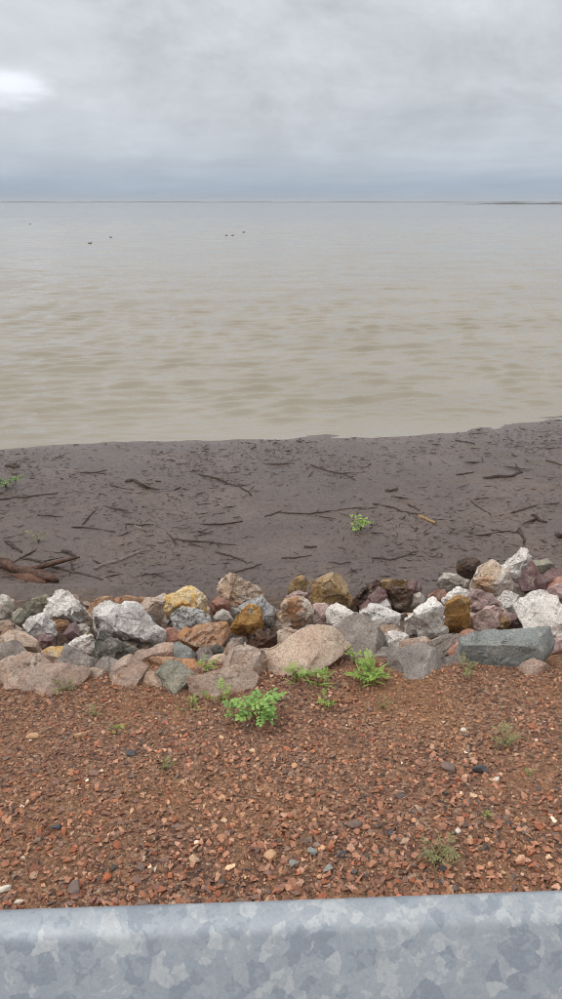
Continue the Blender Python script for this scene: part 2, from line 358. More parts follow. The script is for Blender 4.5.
def coast(name, x0, x1, y0, y1, hgt, seed, col, taper_left=True):
    n = 400; rng = np.random.default_rng(seed); t_ = np.linspace(0, 1, n)
    x = x0 + (x1 - x0) * t_; y = y0 + (y1 - y0) * t_
    h = hgt * (.72 + .28 * vn2(t_*60, t_*0, seed) + .2 * vn2(t_*190, t_*0, seed+1))
    if taper_left: h = h * np.clip(t_ / .10, .25, 1)
    h = np.maximum(h, .4); dep = hgt * 6
    rows = []
    for f, g in ((0, 0), (.02, .8), (.25, 1.0), (.7, .9), (1, 0)):
        rows.append(np.stack([x, y + dep*f, WATER - .3 + (h + .3) * g], 1))
    A = np.array(rows)
    o = link(name, grid(name, A[:,:,0], A[:,:,1], A[:,:,2]), None)
    t = NT(name + '_trees'); v = t.geo.outputs['Position']
    c = t.ramp(t.noise(v, .05, 5, .6), [(.35, col), (.65, tuple(q*1.6 for q in col))]); o.data.materials.append(t.done(c, .9))
    return tag(o, kind='structure')
coast('far_shore', -7000, 7000, 9500, 9500, 17, 3, (.035,.045,.04), False)
coast('headland', 290, 1400, 1400, 1380, 3.0, 8, (.11,.115,.115))

# ------------------------------------------------------------------ galvanised guard rail
def guardrail():
    t = NT('galvanised_steel'); v = t.tc.outputs['Object']
    wv = t.warp(t.warp(v, 60, .016), 200, .006)
    def cells(sc_):
        q = t.N.new('ShaderNodeSeparateColor'); t.L.new(t.vor(wv, sc_, 'F1', 'Color'), q.inputs[0]); return q.outputs
    c1, c2, c3 = cells(46), cells(90), cells(160); clus = t.noise(v, 11, 4, .6)
    val = t.math('ADD', t.math('ADD', t.math('MULTIPLY', c1[0], .46), t.math('MULTIPLY', c2[0], .15)), t.math('ADD', t.math('MULTIPLY', c3[0], .05), t.math('MULTIPLY', t.math('SUBTRACT', clus, .5), .55)))
    c = t.ramp(val, [(.0, (.275,.305,.345)), (.16, (.29,.32,.36)), (.172, (.335,.366,.402)), (.33, (.345,.376,.41)), (.342, (.372,.40,.43)), (.46, (.38,.408,.436)), (.475, (.455,.476,.488)), (.8, (.49,.508,.516))])
    fn = t.noise(v, 220, 5, .65); c = t.mix(.6, c, t.ramp(fn, [(.3, .84), (.7, 1.12)]), 'MULTIPLY')
    st_ = t.noise(t.vec(v, (60, 3, 3)), 1, 5, .7); c = t.mix(t.ramp(st_, [(.58, 0.0), (.75, .3)]), c, (.5,.515,.52))
    grime = t.noise(v, 26, 6, .7); c = t.mix(t.ramp(grime, [(.58, 0.0), (.75, .28)]), c, (.22,.22,.21))
    m = t.done(c, t.math('ADD', t.math('MULTIPLY', c1[1], .10), .50), t.bump(fn, .15, .002), Metallic=.45)
    a = at_z(0, 913, .75); b = at_z(562, 892.5, .75)
    root = link('guardrail', None, loc=(a + b) / 2 - Vector((0, 0, .75)))
    root.rotation_euler = (0, 0, math.atan2(b.y - a.y, b.x - a.x))
    tag(root, 'galvanised steel guardrail with mottled grey spangle along the bottom edge', 'guardrail')
    # W profile (depth towards the road is -y), from the top lip down
    P = [(.004, .7455), (-.001, .7495), (-.008, .7500), (-.024, .7478), (-.034, .7420), (-.041, .7320), (-.051, .7190), (-.092, .6600), (-.0985, .646), (-.099, .626), (-.088, .606), (-.022, .562),
         (-.010, .550), (-.006, .534), (-.006, .516), (-.010, .500), (-.022, .488), (-.076, .444), (-.083, .428), (-.083, .410), (-.074, .390), (-.030, .315), (-.018, .303), (0, .300)]
    P = np.array(P); 
    # densify with Chaikin corner cutting
    for _ in range(2):
        Q = [P[0]]
        for i in range(len(P)-1): Q += [P[i]*.75 + P[i+1]*.25, P[i]*.25 + P[i+1]*.75]
        P = np.array(Q + [P[-1]])
    T = np.gradient(P, axis=0); Nn = np.stack([-T[:,1], T[:,0]], 1); Nn /= np.linalg.norm(Nn, axis=1)[:,None]
    Bk = P - Nn * .003
    ring = np.concatenate([P, Bk[::-1]]); xs = np.linspace(-2.4, 2.4, 161); nr = len(ring)
    V = np.zeros((len(xs), nr, 3)); V[:,:,0] = xs[:,None]; V[:,:,1] = ring[None,:,0]; V[:,:,2] = ring[None,:,1]
    V[:,:,2] += .0012 * vn2(V[:,:,0]*3.1, V[:,:,1]*0, 50); V[:,:,1] += .0015 * vn2(V[:,:,0]*2.3, V[:,:,2]*6, 51)
    i = np.arange(len(xs)-1)[:,None]*nr; j = np.arange(nr)[None,:]; j2 = (j+1) % nr
    F = np.stack([i+j, i+j2, i+nr+j2, i+nr+j], 2).reshape(-1, 4)
    link('rail', mesh_np('rail', V.reshape(-1,3), F), m, root)
    def box(bm, x0, x1, y0, y1, z0, z1):
        bmesh.ops.create_cube(bm, size=1, matrix=Matrix.Translation(((x0+x1)/2, (y0+y1)/2, (z0+z1)/2)) @ Matrix.Diagonal((x1-x0, y1-y0, z1-z0, 1)))
    for sx in (-1.9, 1.9):
        bm = bmesh.new()                                  # C-section post
        box(bm, sx-.055, sx+.055, .012, .018, -.4, .68); box(bm, sx-.055, sx-.049, .019, .13, -.4, .68); box(bm, sx+.049, sx+.055, .019, .13, -.4, .68)
        me = bpy.data.meshes.new('post'); bm.to_mesh(me); bm.free(); p = link('post', me, m, root)
        bm = bmesh.new(); bmesh.ops.create_cone(bm, cap_ends=True, segments=12, radius1=.014, radius2=.010, depth=.012, matrix=Matrix.Translation((sx, -.012, .525)) @ Matrix.Rotation(R(90), 4, 'X'))
        me = bpy.data.meshes.new('bolt'); bm.to_mesh(me); bm.free(); link('bolt', me, m, p)
guardrail()

# ------------------------------------------------------------------ rocks traced from the photograph
DY = np.array([545, 575, 590, 605, 620, 640, 660, 690, 760]); DD = np.array([5.2, 4.9, 4.4, 3.9, 3.5, 3.1, 2.85, 2.55, 2.1])
def make_rock(poly, kind, label, craggy=1.0, nf=4, flat=False, thick=.72):
    rng = random.Random(hash(tuple(poly[0])) & 0xffff | len(poly) << 4 | int(poly[1][0] * 13))
    poly = [Vector(p) for p in poly]; c_ = sum(poly, Vector((0, 0))) / len(poly); poly = [c_ + (p - c_) * 1.08 for p in poly]
    cx = sum(p.x for p in poly) / len(poly); cy = sum(p.y for p in poly) / len(poly); c0 = Vector((cx, cy))
    yb = max(p.y for p in poly)
    D = float(np.interp(yb, DY, DD))
    sc = D / FPX * 1.12
    wm = (max(p.x for p in poly) - min(p.x for p in poly)) * sc; hm = (yb - min(p.y for p in poly)) * sc
    T = thick * math.sqrt(wm * max(hm, .35*wm)); D += .22 * T
    if len(poly) > 7:                                         # keep the corners that turn most: straight broken edges between them
        m_ = len(poly); turn = []
        for i in range(m_):
            a_, b_ = poly[i] - poly[i-1], poly[(i+1) % m_] - poly[i]
            turn.append((abs(a_.x * b_.y - a_.y * b_.x) / (a_.length * b_.length + 1e-6), i))
        keep_i = sorted(i for _, i in sorted(turn)[::-1][:max(6, int(m_ * (.9 if m_ >= 13 and nf <= 3 else .7)))]); poly = [poly[i] for i in keep_i]
    pts = [at_y(p.x, p.y, D + rng.uniform(-.05, .05) * T) for p in poly]
    a0 = rng.random() * 6.28
    if nf <= 3:                                               # slab: a ridge between the top plane and the near face
        wx_ = max(p.x for p in poly) - min(p.x for p in poly); hx_ = yb - min(p.y for p in poly); yr = cy + rng.uniform(-.22, .06) * hx_
        for sx in (-.36, .05, .36)[3 - nf if nf == 3 else 0::(1 if nf == 3 else 2)]:
            pts.append(at_y(cx + (sx + rng.uniform(-.07, .07)) * wx_, yr + rng.uniform(-.08, .08) * hx_, D - T * rng.uniform(.12, .34)))
        for sx in (-.32, .0, .32): pts.append(at_y(cx + sx * wx_, yb + rng.uniform(-.08, .02) * hx_, D - T * rng.uniform(.5, .75)))
    for i in range(nf if nf > 3 else 0):                                       # near facets
        a = a0 + i * 6.283 / nf + rng.uniform(-.4, .4); s = rng.uniform(.35, .80)
        q = c0 + Vector((math.cos(a) * s * (max(p.x for p in poly) - cx), math.sin(a) * s * (yb - cy)))
        pts.append(at_y(q.x, q.y, D - T * rng.uniform(.38, .55)))
    for i in range(len(poly)):                                # far side
        q = c0 + (poly[i] - c0) * rng.uniform(.55, .8)
        pts.append(at_y(q.x, q.y, D + T * rng.uniform(.35, .6)))
    for i in range(0, len(poly), 2):                          # foot, set into the bank
        if poly[i].y > cy:
            p = at_y(poly[i].x, poly[i].y, D + .1*T); pts.append(Vector((p.x, p.y + .1*T, p.z - .12*T)))
    base = at_y(cx, yb, D)
    bm = bmesh.new()
    for p in pts: bm.verts.new(p - base)
    bmesh.ops.convex_hull(bm, input=bm.verts)
    bmesh.ops.delete(bm, geom=[v for v in bm.verts if not v.link_faces], context='VERTS')
    for _ in range(4 if nf > 3 else 2):                 # broken faces: cut the block with planes
        nv = Vector((rng.gauss(0, .75), -abs(rng.gauss(.55, .5)), rng.gauss(.15, .6))).normalized()
        cen = sum((v.co for v in bm.verts), Vector()) / len(bm.verts)
        sup = max((v.co - cen).dot(nv) for v in bm.verts)
        q = cen + nv * sup * (.46 + rng.uniform(0, .20) + .30 * (1 - abs(nv.y)))
        bmesh.ops.bisect_plane(bm, geom=bm.verts[:] + bm.edges[:] + bm.faces[:], plane_co=q, plane_no=nv, clear_outer=True)
        keep_ = [v.co.copy() for v in bm.verts]; bm.free(); bm = bmesh.new()
        for p_ in keep_: bm.verts.new(p_)
        bmesh.ops.remove_doubles(bm, verts=bm.verts, dist=.002)
        bmesh.ops.convex_hull(bm, input=bm.verts)
        bmesh.ops.delete(bm, geom=[v for v in bm.verts if not v.link_faces], context='VERTS')
    bmesh.ops.triangulate(bm, faces=bm.faces)
    lim = max(.0095, min(.017, .04 * wm))
    for _ in range(8):
        es = [e for e in bm.edges if e.calc_length() > lim * 1.5]
        if not es: break
        bmesh.ops.subdivide_edges(bm, edges=es, cuts=1); bmesh.ops.triangulate(bm, faces=[f for f in bm.faces if len(f.verts) > 3])
    bmesh.ops.smooth_vert(bm, verts=bm.verts, factor=.08, use_axis_x=True, use_axis_y=True, use_axis_z=True)
    bm.normal_update()
    co = np.array([v.co[:] for v in bm.verts]); nn = np.array([v.normal[:] for v in bm.verts])
    nr = np.random.default_rng(rng.randrange(99999)); L = math.sqrt(wm * hm)
    o3 = nr.random(3) * 40
    d = np.zeros(len(co))
    wob = np.stack([vn3(co * (7 / L) + o3 + q) for q in (3, 13, 23)], 1) * .045 * L
    for ns, off, tilt in ((7, .022, .20), (20, .014, .26), (90, .0035, .14)):       # broken facets: each chip has its own plane
        sd_ = co[nr.integers(0, len(co), ns)]; cw = co + wob
        ix = np.argmin(((cw[:, None, :] - sd_[None]) ** 2).sum(2), 1)
        of = nr.normal(0, off * L, ns); tv = nr.normal(0, tilt * .5, (ns, 3))
        d += of[ix] + ((co - sd_[ix]) * tv[ix]).sum(1)
    d = np.clip(d, -.11 * L, .07 * L)
    n2 = vn3(co * (6.5 / L) + o3 + 9); n3 = vn3(co * 42 + o3 + 17); n4 = vn3(co * 95 + o3 + 27)
    d = craggy * (d - .022 * L * (1 - np.clip(np.abs(n2) * 9, 0, 1)) + .0026 * n3 + .0018 * n4)
    co = co + nn * d[:, None]
    for v, p in zip(bm.verts, co): v.co = p
    bmesh.ops.smooth_vert(bm, verts=bm.verts, factor=.05, use_axis_x=True, use_axis_y=True, use_axis_z=True)
    me = bpy.data.meshes.new('rock'); bm.to_mesh(me); bm.free()
    me.polygons.foreach_set('use_smooth', np.full(len(me.polygons), True)); me.set_sharp_from_angle(angle=R(24))
    o = link('rock', me, RM[kind], None, base)
    return tag(o, label, 'rock', 'rocks along the shore embankment')
# (outline in photo pixels, stone, label, cragginess, near facets)
ROCKS = [
 ([(-8,601),(0,596.5),(8,597),(13,604),(12,614),(5,622),(-8,622)], 'granite', 'speckled grey rock cut by the left picture edge, highest there', 1, 4),
 ([(12,616),(20,607),(34,597),(46,596),(50,607),(46,620),(28,628),(17,626)], 'green', 'greenish grey rock leaning behind the white peaked rock at left', .8, 4),
 ([(45,606),(46,598),(54,592),(61,589.5),(69,593),(78,602),(87,611),(88,618),(82,627),(62,630),(46,628),(43,616)], 'white', 'peaked white speckled rock, tallest in the left part of the row', 1, 5),
 ([(20,626),(30,620),(44,615),(53,623),(54,634),(41,640),(25,635)], 'white', 'low rough whitish rock just below the left white peak', 1.2, 4),
 ([(52,622),(60,619),(68,620),(71,626),(64,634),(53,633)], 'orange', 'small orange brown stone against the foot of the left white peak', 1, 4),
 ([(-6,625),(0,621),(9,619),(12,623),(12,632),(-6,634)], 'tan', 'small cream stone near the left edge above the tan slab', .7, 4),
 ([(-8,640),(2,634),(10,630),(25,632),(33,638),(42,653),(38,660),(10,658),(-8,655)], 'tan', 'broad tan slab at the left edge behind the grey wedge', .6, 3),
 ([(-14,650),(0,646),(14,639),(20,641),(27,648),(30,656),(20,666),(-14,668)], 'grey', 'grey wedge with flat face at the left edge, in front of the tan slab', .4, 2),
 ([(-16,672),(0,664),(11,657),(23,652),(34,653),(48,661),(56,671),(40,682),(0,690),(-16,690)], 'brown', 'wide pinkish brown front slab at the left picture edge', .5, 3),
 ([(0,690),(8,680),(18,675),(40,668),(60,663),(78,667),(88,672),(80,684),(55,690),(25,694)], 'brown', 'low grey brown slab half buried in gravel, front left', .5, 3),
 ([(58,664),(62,653),(66,645),(75,650),(86,656),(96,660),(97,670),(80,680),(62,677)], 'grey', 'pointed grey pyramid-shaped rock in the front row at left', .4, 2),
 ([(41,652),(50,647),(64,646),(64,660),(56,668),(46,664)], 'yellow', 'yellowish tan stone wedged left of the grey pyramid rock', .7, 3),
 ([(69,641),(77,633),(85,632),(92,634),(97,641),(95,654),(86,660),(76,656)], 'white', 'rough white block between grey pyramid rock and dark wedge', 1.3, 5),
 ([(33,639),(42,635),(50,636),(56,640),(55,650),(44,653),(36,650)], 'maroon', 'small purplish grey rubble stone below the left whitish rocks', 1.1, 4),
 ([(68,630),(76,626),(83,624),(89,627),(86,635),(76,638),(69,635)], 'granite', 'small flat grey stone between white peak and rough white block', .8, 3),
 ([(72,680),(78,674),(86,672),(98,674),(99,682),(90,688),(76,688)], 'tan', 'small tan stone at the gravel edge below the grey pyramid rock', .6, 3),
 ([(90,618),(93,610),(99,605),(113,603.5),(124,603),(135,606),(149,618),(157,624),(161,631),(160,640),(149,647),(128,650),(108,640),(91,630)], 'white', 'largest white boulder, long and pitted, in the left half', .9, 5),
 ([(96,634),(100,630),(110,634),(123,643),(134,649),(132,657),(112,664),(92,664),(90,652)], 'dark', 'dark wedge-shaped rock under the largest white boulder', .8, 3),
 ([(86,610),(92,602),(99,596.5),(111,597),(115,604),(112,615),(92,618)], 'orange', 'orange brown rock peeping out behind the largest white boulder, left end', .7, 4),
 ([(111,602),(117,598),(126,597),(141,599),(145,606),(142,616),(116,614)], 'orange', 'flat-topped tan orange rock right behind the largest white boulder', .7, 4),
 ([(139,605),(143,599),(150,596),(158,597),(164,601),(165,614),(160,626),(146,624)], 'tan', 'pale tan boulder between the largest white boulder and the yellow one', .9, 4),
 ([(164,603),(167,596),(173,592),(182,589.5),(191,586),(200,592),(207,599),(209,611),(202,618),(185,620),(168,618)], 'yellow', 'pale yellow angular boulder left of the dark red peak', .8, 4),
 ([(170,613),(176,608),(183,606),(190,609),(198,613),(210,617),(213,623),(202,631),(181,635),(172,628)], 'banded', 'black and white banded rock in front of the pale yellow boulder', 1.2, 4),
 ([(177,641),(183,633),(196,624),(210,622),(226,624),(227,632),(214,645),(194,652),(179,648)], 'orange', 'orange brown angular rock with dark hollow beside it', .8, 3),
 ([(133,653),(143,646),(154,643),(166,642),(172,644),(174,656),(166,663),(140,660)], 'brown', 'flat pinkish brown slab under the right end of the largest white boulder', .5, 3),
 ([(165,648),(171,643),(178,641),(188,646),(196,654),(196,661),(176,664),(166,660)], 'blue', 'blue green wedge end next to the flat pinkish brown slab', .4, 2),
 ([(140,661),(150,657),(165,656),(182,657),(194,658),(202,664),(202,676),(184,676),(158,670)], 'orange', 'rusty orange ledge stone below the blue green wedge', .7, 3),
 ([(106,678),(110,668),(115,659),(126,653),(132,655),(140,660),(150,668),(146,682),(124,688),(108,686)], 'brown', 'brown pointed boulder at the gravel edge below the dark wedge', .5, 3),
 ([(93,672),(97,663),(103,658),(111,656),(118,659),(114,676),(102,682)], 'grey', 'grey stone leaning on the left of the brown pointed boulder', .5, 3),
 ([(154,674),(162,664),(169,660),(180,662),(191,672),(202,684),(192,694),(166,690)], 'green', 'greenish grey slab half buried just left of the little weed', .5, 3),
 ([(160,640),(163,632),(168,628),(177,629),(181,636),(180,645),(166,647)], 'red', 'small reddish brown stone right of the largest white boulder', .8, 4),
 ([(220,588),(222,580),(226,576),(232,574),(242,579.5),(251,584),(258,588),(263,594),(256,606),(242,612),(228,608)], 'rust', 'peaked rock mottled red brown and white at the back, centre left', 1.1, 5),
 ([(209,605),(213,599),(219,596),(225,598),(230,603),(230,613),(219,616),(211,612)], 'red', 'small purplish red stone left below the mottled peak', .8, 4),
 ([(213,618),(217,612),(222,609),(228,613),(232,619),(230,627),(216,628)], 'granite', 'small whitish grey stone below the purplish red one', .9, 4),
 ([(228,622),(232,614),(239,608),(249,604),(259,609),(261,624),(254,634),(238,637),(230,632)], 'gold', 'orange yellow crumbly rock under the white capped one', 1.1, 5),
 ([(241,607),(247,600),(254,597),(261,596.5),(267,600),(273,605),(277,616),(274,629),(264,634),(256,628),(250,612)], 'banded', 'white capped rock with dark broken side, right of the orange yellow one', 1.2, 5),
 ([(245,642),(250,634),(258,629),(268,628),(276,632),(277,643),(266,652),(250,650)], 'darkbrown', 'dark broken rock in the hollow behind the tan centre slabs', 1.3, 4),
 ([(224,654),(228,644),(233,637),(239,643),(241,654),(236,664),(228,664)], 'brown', 'small upright brown stone in the hollow left of the tan centre slab', .6, 3),
 ([(206,650),(211,646),(217,645),(228,650),(230,657),(220,660),(208,657)], 'dark', 'thin dark grey flat stone in front of the orange brown angular rock', .5, 3),
 ([(194,653),(199,648),(208,647),(212,653),(213,662),(198,663)], 'grey', 'small pinkish grey block beside the blue green wedge', .5, 3),
 ([(222,674),(228,661),(234,652),(240,645),(247,643),(256,647),(263,652),(266,664),(254,680),(232,684)], 'tan', 'tall tan slab leaning over the gravel, left of centre', .5, 3),
 ([(184,693),(196,684),(210,674),(222,669),(234,666),(256,673),(256,685),(232,696),(202,699)], 'tan', 'low pale tan slab sloping into gravel beside the little weed', .5, 3),
 ([(208,660),(214,655),(224,654),(231,660),(230,672),(214,674)], 'tan', 'pinkish tan stone tucked behind the little weed', .6, 3),
 ([(254,670),(262,658),(270,650),(288,642),(302,631),(316,626),(331,629),(342,641),(353,650),(346,662),(322,664),(296,672),(268,676)], 'tan', 'largest tan slab, long and ridged, front row centre', .45, 3),
 ([(328,632),(338,624),(346,619),(357,612.5),(366,620),(376,631),(383,638),(382,650),(364,657),(346,657),(334,646)], 'grey', 'grey slab with pointed top behind the bright green weed', .35, 2),
 ([(274,627),(277,617),(281,609),(286,602),(297,597.5),(307,602),(312,611),(311,623),(304,633),(288,634),(277,632)], 'rust', 'round white boulder with rusty patches behind the largest tan slab', .9, 5),
 ([(282,601),(290,594),(302,589),(309,595),(312,604),(306,610),(286,610)], 'pink', 'pinkish stone on top behind the round rusty white boulder', .9, 4),
 ([(288,594),(291,585),(295,579),(301,576),(309,581),(310,591),(300,598)], 'ochre', 'small brown stone leaning left against the big ochre boulder', .7, 4),
 ([(305,590),(309,583),(318,578),(332,572.5),(338,572.5),(342,575),(349,587),(354,602),(352,612),(330,613),(311,608)], 'ochre', 'big ochre brown boulder standing highest at the centre back', .7, 4),
 ([(311,611),(314,606),(319,604),(328,604),(332,612),(329,626),(318,629),(312,622)], 'pink', 'small rounded whitish stone between rusty boulder and white slab', .9, 5),
 ([(326,622),(330,610),(336,602),(345,606),(352,610),(358,615),(352,626),(336,631)], 'white', 'white angular slab leaning behind the pointed grey slab', .6, 3),
 ([(275,636),(279,630),(287,628),(297,629),(298,638),(286,643),(277,641)], 'tan', 'small yellow tan stone under the round rusty white boulder', .6, 3),
 ([(378,585),(382,580),(388,577),(396,576),(403,577),(409,580),(411,588),(402,592),(384,591)], 'ochre', 'ochre capstone overhanging a dark gap, right of centre', .7, 4),
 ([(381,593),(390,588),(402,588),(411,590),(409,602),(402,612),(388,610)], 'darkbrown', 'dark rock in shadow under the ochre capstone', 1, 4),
 ([(357,608),(364,600),(371,593),(379,588),(386,591),(390,604),(384,613),(364,614)], 'maroon', 'purplish brown leaning slab left of the ochre capstone', .6, 3),
 ([(352,608),(356,598),(363,590),(368,583),(376,580),(382,584),(380,594),(370,603),(358,612)], 'darkbrown', 'dark brown crumbly rock behind, right of the big ochre boulder', 1.2, 4),
 ([(356,614),(364,608),(373,604),(389,605),(397,609),(403,614),(407,628),(396,636),(374,633),(360,624)], 'white', 'white boulder right behind the pointed grey slab', .9, 4),
 ([(402,604),(406,598),(412,594),(419,592.5),(427,596),(427,603),(416,611),(404,611)], 'granite', 'smooth beige grey oval stone right of centre', .25, 5),
 ([(428,595),(432,590),(437,588),(443,589),(447,594),(445,602),(437,605),(430,602)], 'red', 'small round red stone left above the golden block', .3, 6),
 ([(403,618),(410,611),(418,606),(426,601),(433,599),(441,604),(444,618),(447,632),(438,641),(420,642),(408,632)], 'white', 'big white boulder directly left of the golden block', .9, 4),
 ([(376,646),(382,636),(396,631),(410,635),(408,647),(396,655),(380,654)], 'white', 'low rough white stone in front of the big white boulders, right of grey slab', 1.1, 4),
 ([(373,630),(380,626),(393,625),(402,631),(400,639),(384,641)], 'tan', 'cream flat stone above the low rough white one', .5, 3),
 ([(395,645),(403,640),(414,638),(425,636),(434,642),(432,656),(404,656)], 'brown', 'cream-edged brownish ledge block behind the large front grey slab', .4, 3),
 ([(428,641),(442,637),(458,633),(465,639),(462,650),(452,658),(430,657)], 'grey', 'grey ledge block with pale top edge left of the blue grey boulder', .4, 3),
 ([(382,664),(392,656),(402,650),(421,645),(436,650),(448,656),(464,666),(464,680),(430,682),(398,683),(386,678)], 'grey', 'large flat grey slab in front, right of the bright green weed', .5, 3),
 ([(448,650),(455,644),(464,641),(475,641),(478,650),(466,661),(451,660)], 'red', 'small orange pink stone beside the left tip of the blue grey boulder', .5, 3),
 ([(454,668),(463,657),(473,645),(483,630),(500,627),(519,626),(547,628),(551,642),(545,657),(507,659),(500,670),(474,672)], 'blue', 'big blue grey faceted boulder in the front row at right', .35, 2),
 ([(437,615),(440,608),(446,602),(453,598),(460,595.5),(468,600),(471,606),(474,621),(473,632),(455,638),(444,631)], 'gold', 'golden orange block standing among the white rocks at right', .5, 4),
 ([(435,587),(439,580),(444,574),(453,571.5),(462,574),(469,580),(470,589),(459,597),(444,597)], 'granite', 'round pale granite boulder at the back, left of the brown streaked one', .5, 6),
 ([(457,575),(457,565),(460,560),(468,557),(479,561),(482,572),(473,583),(461,583)], 'darkbrown', 'dark brown upright rock behind the pale granite boulder', 1, 4),
 ([(470,585),(473,574),(477,565),(485,561),(492,559.5),(505,570),(521,581),(526,589),(514,598),(488,601),(472,594)], 'rust', 'large brown and white streaked boulder at the back right', .7, 4),
 ([(500,569),(506,561),(513,553),(524,548.5),(531,557),(532,568),(522,581),(508,578)], 'white', 'white rock standing highest at the back right', 1.1, 4),
 ([(519,580),(525,569),(531,560),(537,568),(541,577),(540,590),(524,590)], 'maroon', 'dark maroon triangular rock right of the highest white rock', .4, 3),
 ([(536,581),(544,573),(552,568),(562,569),(576,573),(576,586),(552,592),(540,588)], 'maroon', 'dark maroon rock cut by the right picture edge', .5, 3),
 ([(528,566),(534,561),(547,560),(558,568),(552,578),(536,577)], 'green', 'grey tan rock behind the maroon ones at far right', .8, 4),
 ([(547,588),(552,580),(558,577),(572,578),(576,590),(556,594)], 'red', 'small pink rounded stone at the right edge below the maroon rock', .4, 4),
 ([(543,594),(550,588),(558,585),(578,587),(580,606),(556,606)], 'pink', 'purplish white stone at the right edge above the long white slab', .8, 4),
 ([(517,606),(525,597),(533,590),(545,588),(557,601),(570,612),(582,622),(582,640),(556,642),(532,632)], 'white', 'long white slab sloping down to the right picture edge', .6, 3),
 ([(509,621),(515,613),(524,608),(536,610),(544,621),(543,634),(516,635)], 'maroon', 'purple speckled rock under the long white slab, above the blue grey boulder', .6, 4),
 ([(495,605),(500,596),(506,590),(513,591),(519,596),(521,606),(510,614),(499,612)], 'white', 'small white pointed stone right of centre between streaked boulder and long slab', .9, 4),
 ([(462,600),(468,594),(476,590),(492,594),(500,603),(492,617),(474,617)], 'pink', 'pinkish white stone right behind the golden block', .9, 4),
 ([(471,617),(478,610),(488,606),(506,606),(515,614),(510,630),(488,636),(474,636)], 'pink', 'broad pinkish rock between golden block and purple speckled rock', .8, 4),
 ([(483,626),(489,619),(498,614),(506,617),(511,623),(509,634),(488,636)], 'ochre', 'rusty brown stone just above the blue grey boulder', .8, 4),
 ([(457,637),(463,631),(470,628),(479,633),(477,646),(462,646)], 'red', 'small reddish tan stone at the foot of the golden block', .4, 3),
 ([(546,643),(554,638),(566,636),(582,638),(584,649),(556,653)], 'pink', 'pale pink flat stone at the right edge beside the blue grey boulder', .5, 3),
 ([(514,672),(522,664),(533,659),(546,663),(546,676),(528,681)], 'brown', 'small brown stone half buried in gravel below the blue grey boulder', .5, 3),
 ([(444,599),(449,592),(457,588),(468,591),(474,600),(466,608),(450,608)], 'white', 'small white stone behind the top of the golden block', .9, 4),
 ([(340,661),(346,655),(354,652),(362,655),(364,664),(352,670),(342,668)], 'brown', 'small brown stone beneath the bright green weed', .5, 3),
 ([(405,585),(411,580),(418,582),(423,590),(420,597),(410,598)], 'maroon', 'small grey purple stone right of the ochre capstone', .8, 4),
 ([(84,672),(94,668),(106,672),(110,682),(96,688),(84,684)], 'tan', 'flat buff stone sunk in gravel between grey pyramid rock and brown pointed boulder', .4, 3),
 ([(140,682),(148,672),(158,670),(170,680),(172,690),(150,692)], 'brown', 'flat brown stone sunk in gravel right of the brown pointed boulder', .4, 3),
 ([(28,662),(44,654),(58,658),(64,668),(50,676),(32,674)], 'brown', 'flat reddish grey slab lying between the front left slabs and the pyramid rock', .4, 2),
 ([(258,660),(266,652),(276,648),(286,646),(284,658),(266,668)], 'brown', 'brown slab end joining the tall tan slab and the largest tan slab', .4, 3),
 ([(372,654),(384,647),(398,648),(404,656),(394,664),(378,664)], 'grey', 'flat grey slab piece between the pointed grey slab and the large flat one', .4, 2),
 ([(440,660),(452,655),(464,657),(470,668),(456,676),(442,672)], 'grey', 'thin grey slab piece at the right end of the large flat grey slab', .4, 2),
]
for r_ in ROCKS: make_rock(*r_)

# the row goes on past both sides of the picture
def rows_beyond():
    rng = random.Random(4); kinds = ['white', 'tan', 'grey', 'rust', 'brown', 'ochre', 'pink', 'blue']
    for side in (-1, 1):
        for row, (yy, step, s) in enumerate(((672, 62, 30), (640, 56, 25), (612, 52, 22))):
            xx = 281 + side * (281 + 38)
            for i in range(5):
                cx = xx + side * i * step * rng.uniform(.9, 1.1); cy = yy + rng.uniform(-6, 6); n = 8
                poly = [(cx + math.cos(j*6.283/n)*s*rng.uniform(.85, 1.2), cy + math.sin(j*6.283/n)*s*.62*rng.uniform(.8, 1.2)) for j in range(n)]
                make_rock(poly, kinds[rng.randrange(8)], 'rough rock of the embankment row continuing past the picture edge', .7, 4)
rows_beyond()

# small rubble wedged between the rocks: pieces of the embankment
def stone_proto(name, seed, n=11, sq=(1, .8, .55), bev=.12, flat=True):
    rng = random.Random(seed); bm = bmesh.new()
    for _ in range(n):
        v = Vector((rng.gauss(0,1), rng.gauss(0,1), rng.gauss(0,1))).normalized() * rng.uniform(.8, 1.0)
        bm.verts.new((v.x*sq[0]*.5, v.y*sq[1]*.5, v.z*sq[2]*.5))
    bmesh.ops.convex_hull(bm, input=bm.verts)
    bmesh.ops.delete(bm, geom=[v for v in bm.verts if not v.link_faces], context='VERTS')
    if bev: 
        bmesh.ops.dissolve_limit(bm, angle_limit=R(14), verts=bm.verts, edges=bm.edges)
        bmesh.ops.bevel(bm, geom=bm.edges[:], offset=bev*.22, segments=1, affect='EDGES')
    bmesh.ops.triangulate(bm, faces=bm.faces)
    me = bpy.data.meshes.new(name); bm.to_mesh(me); bm.free(); return me
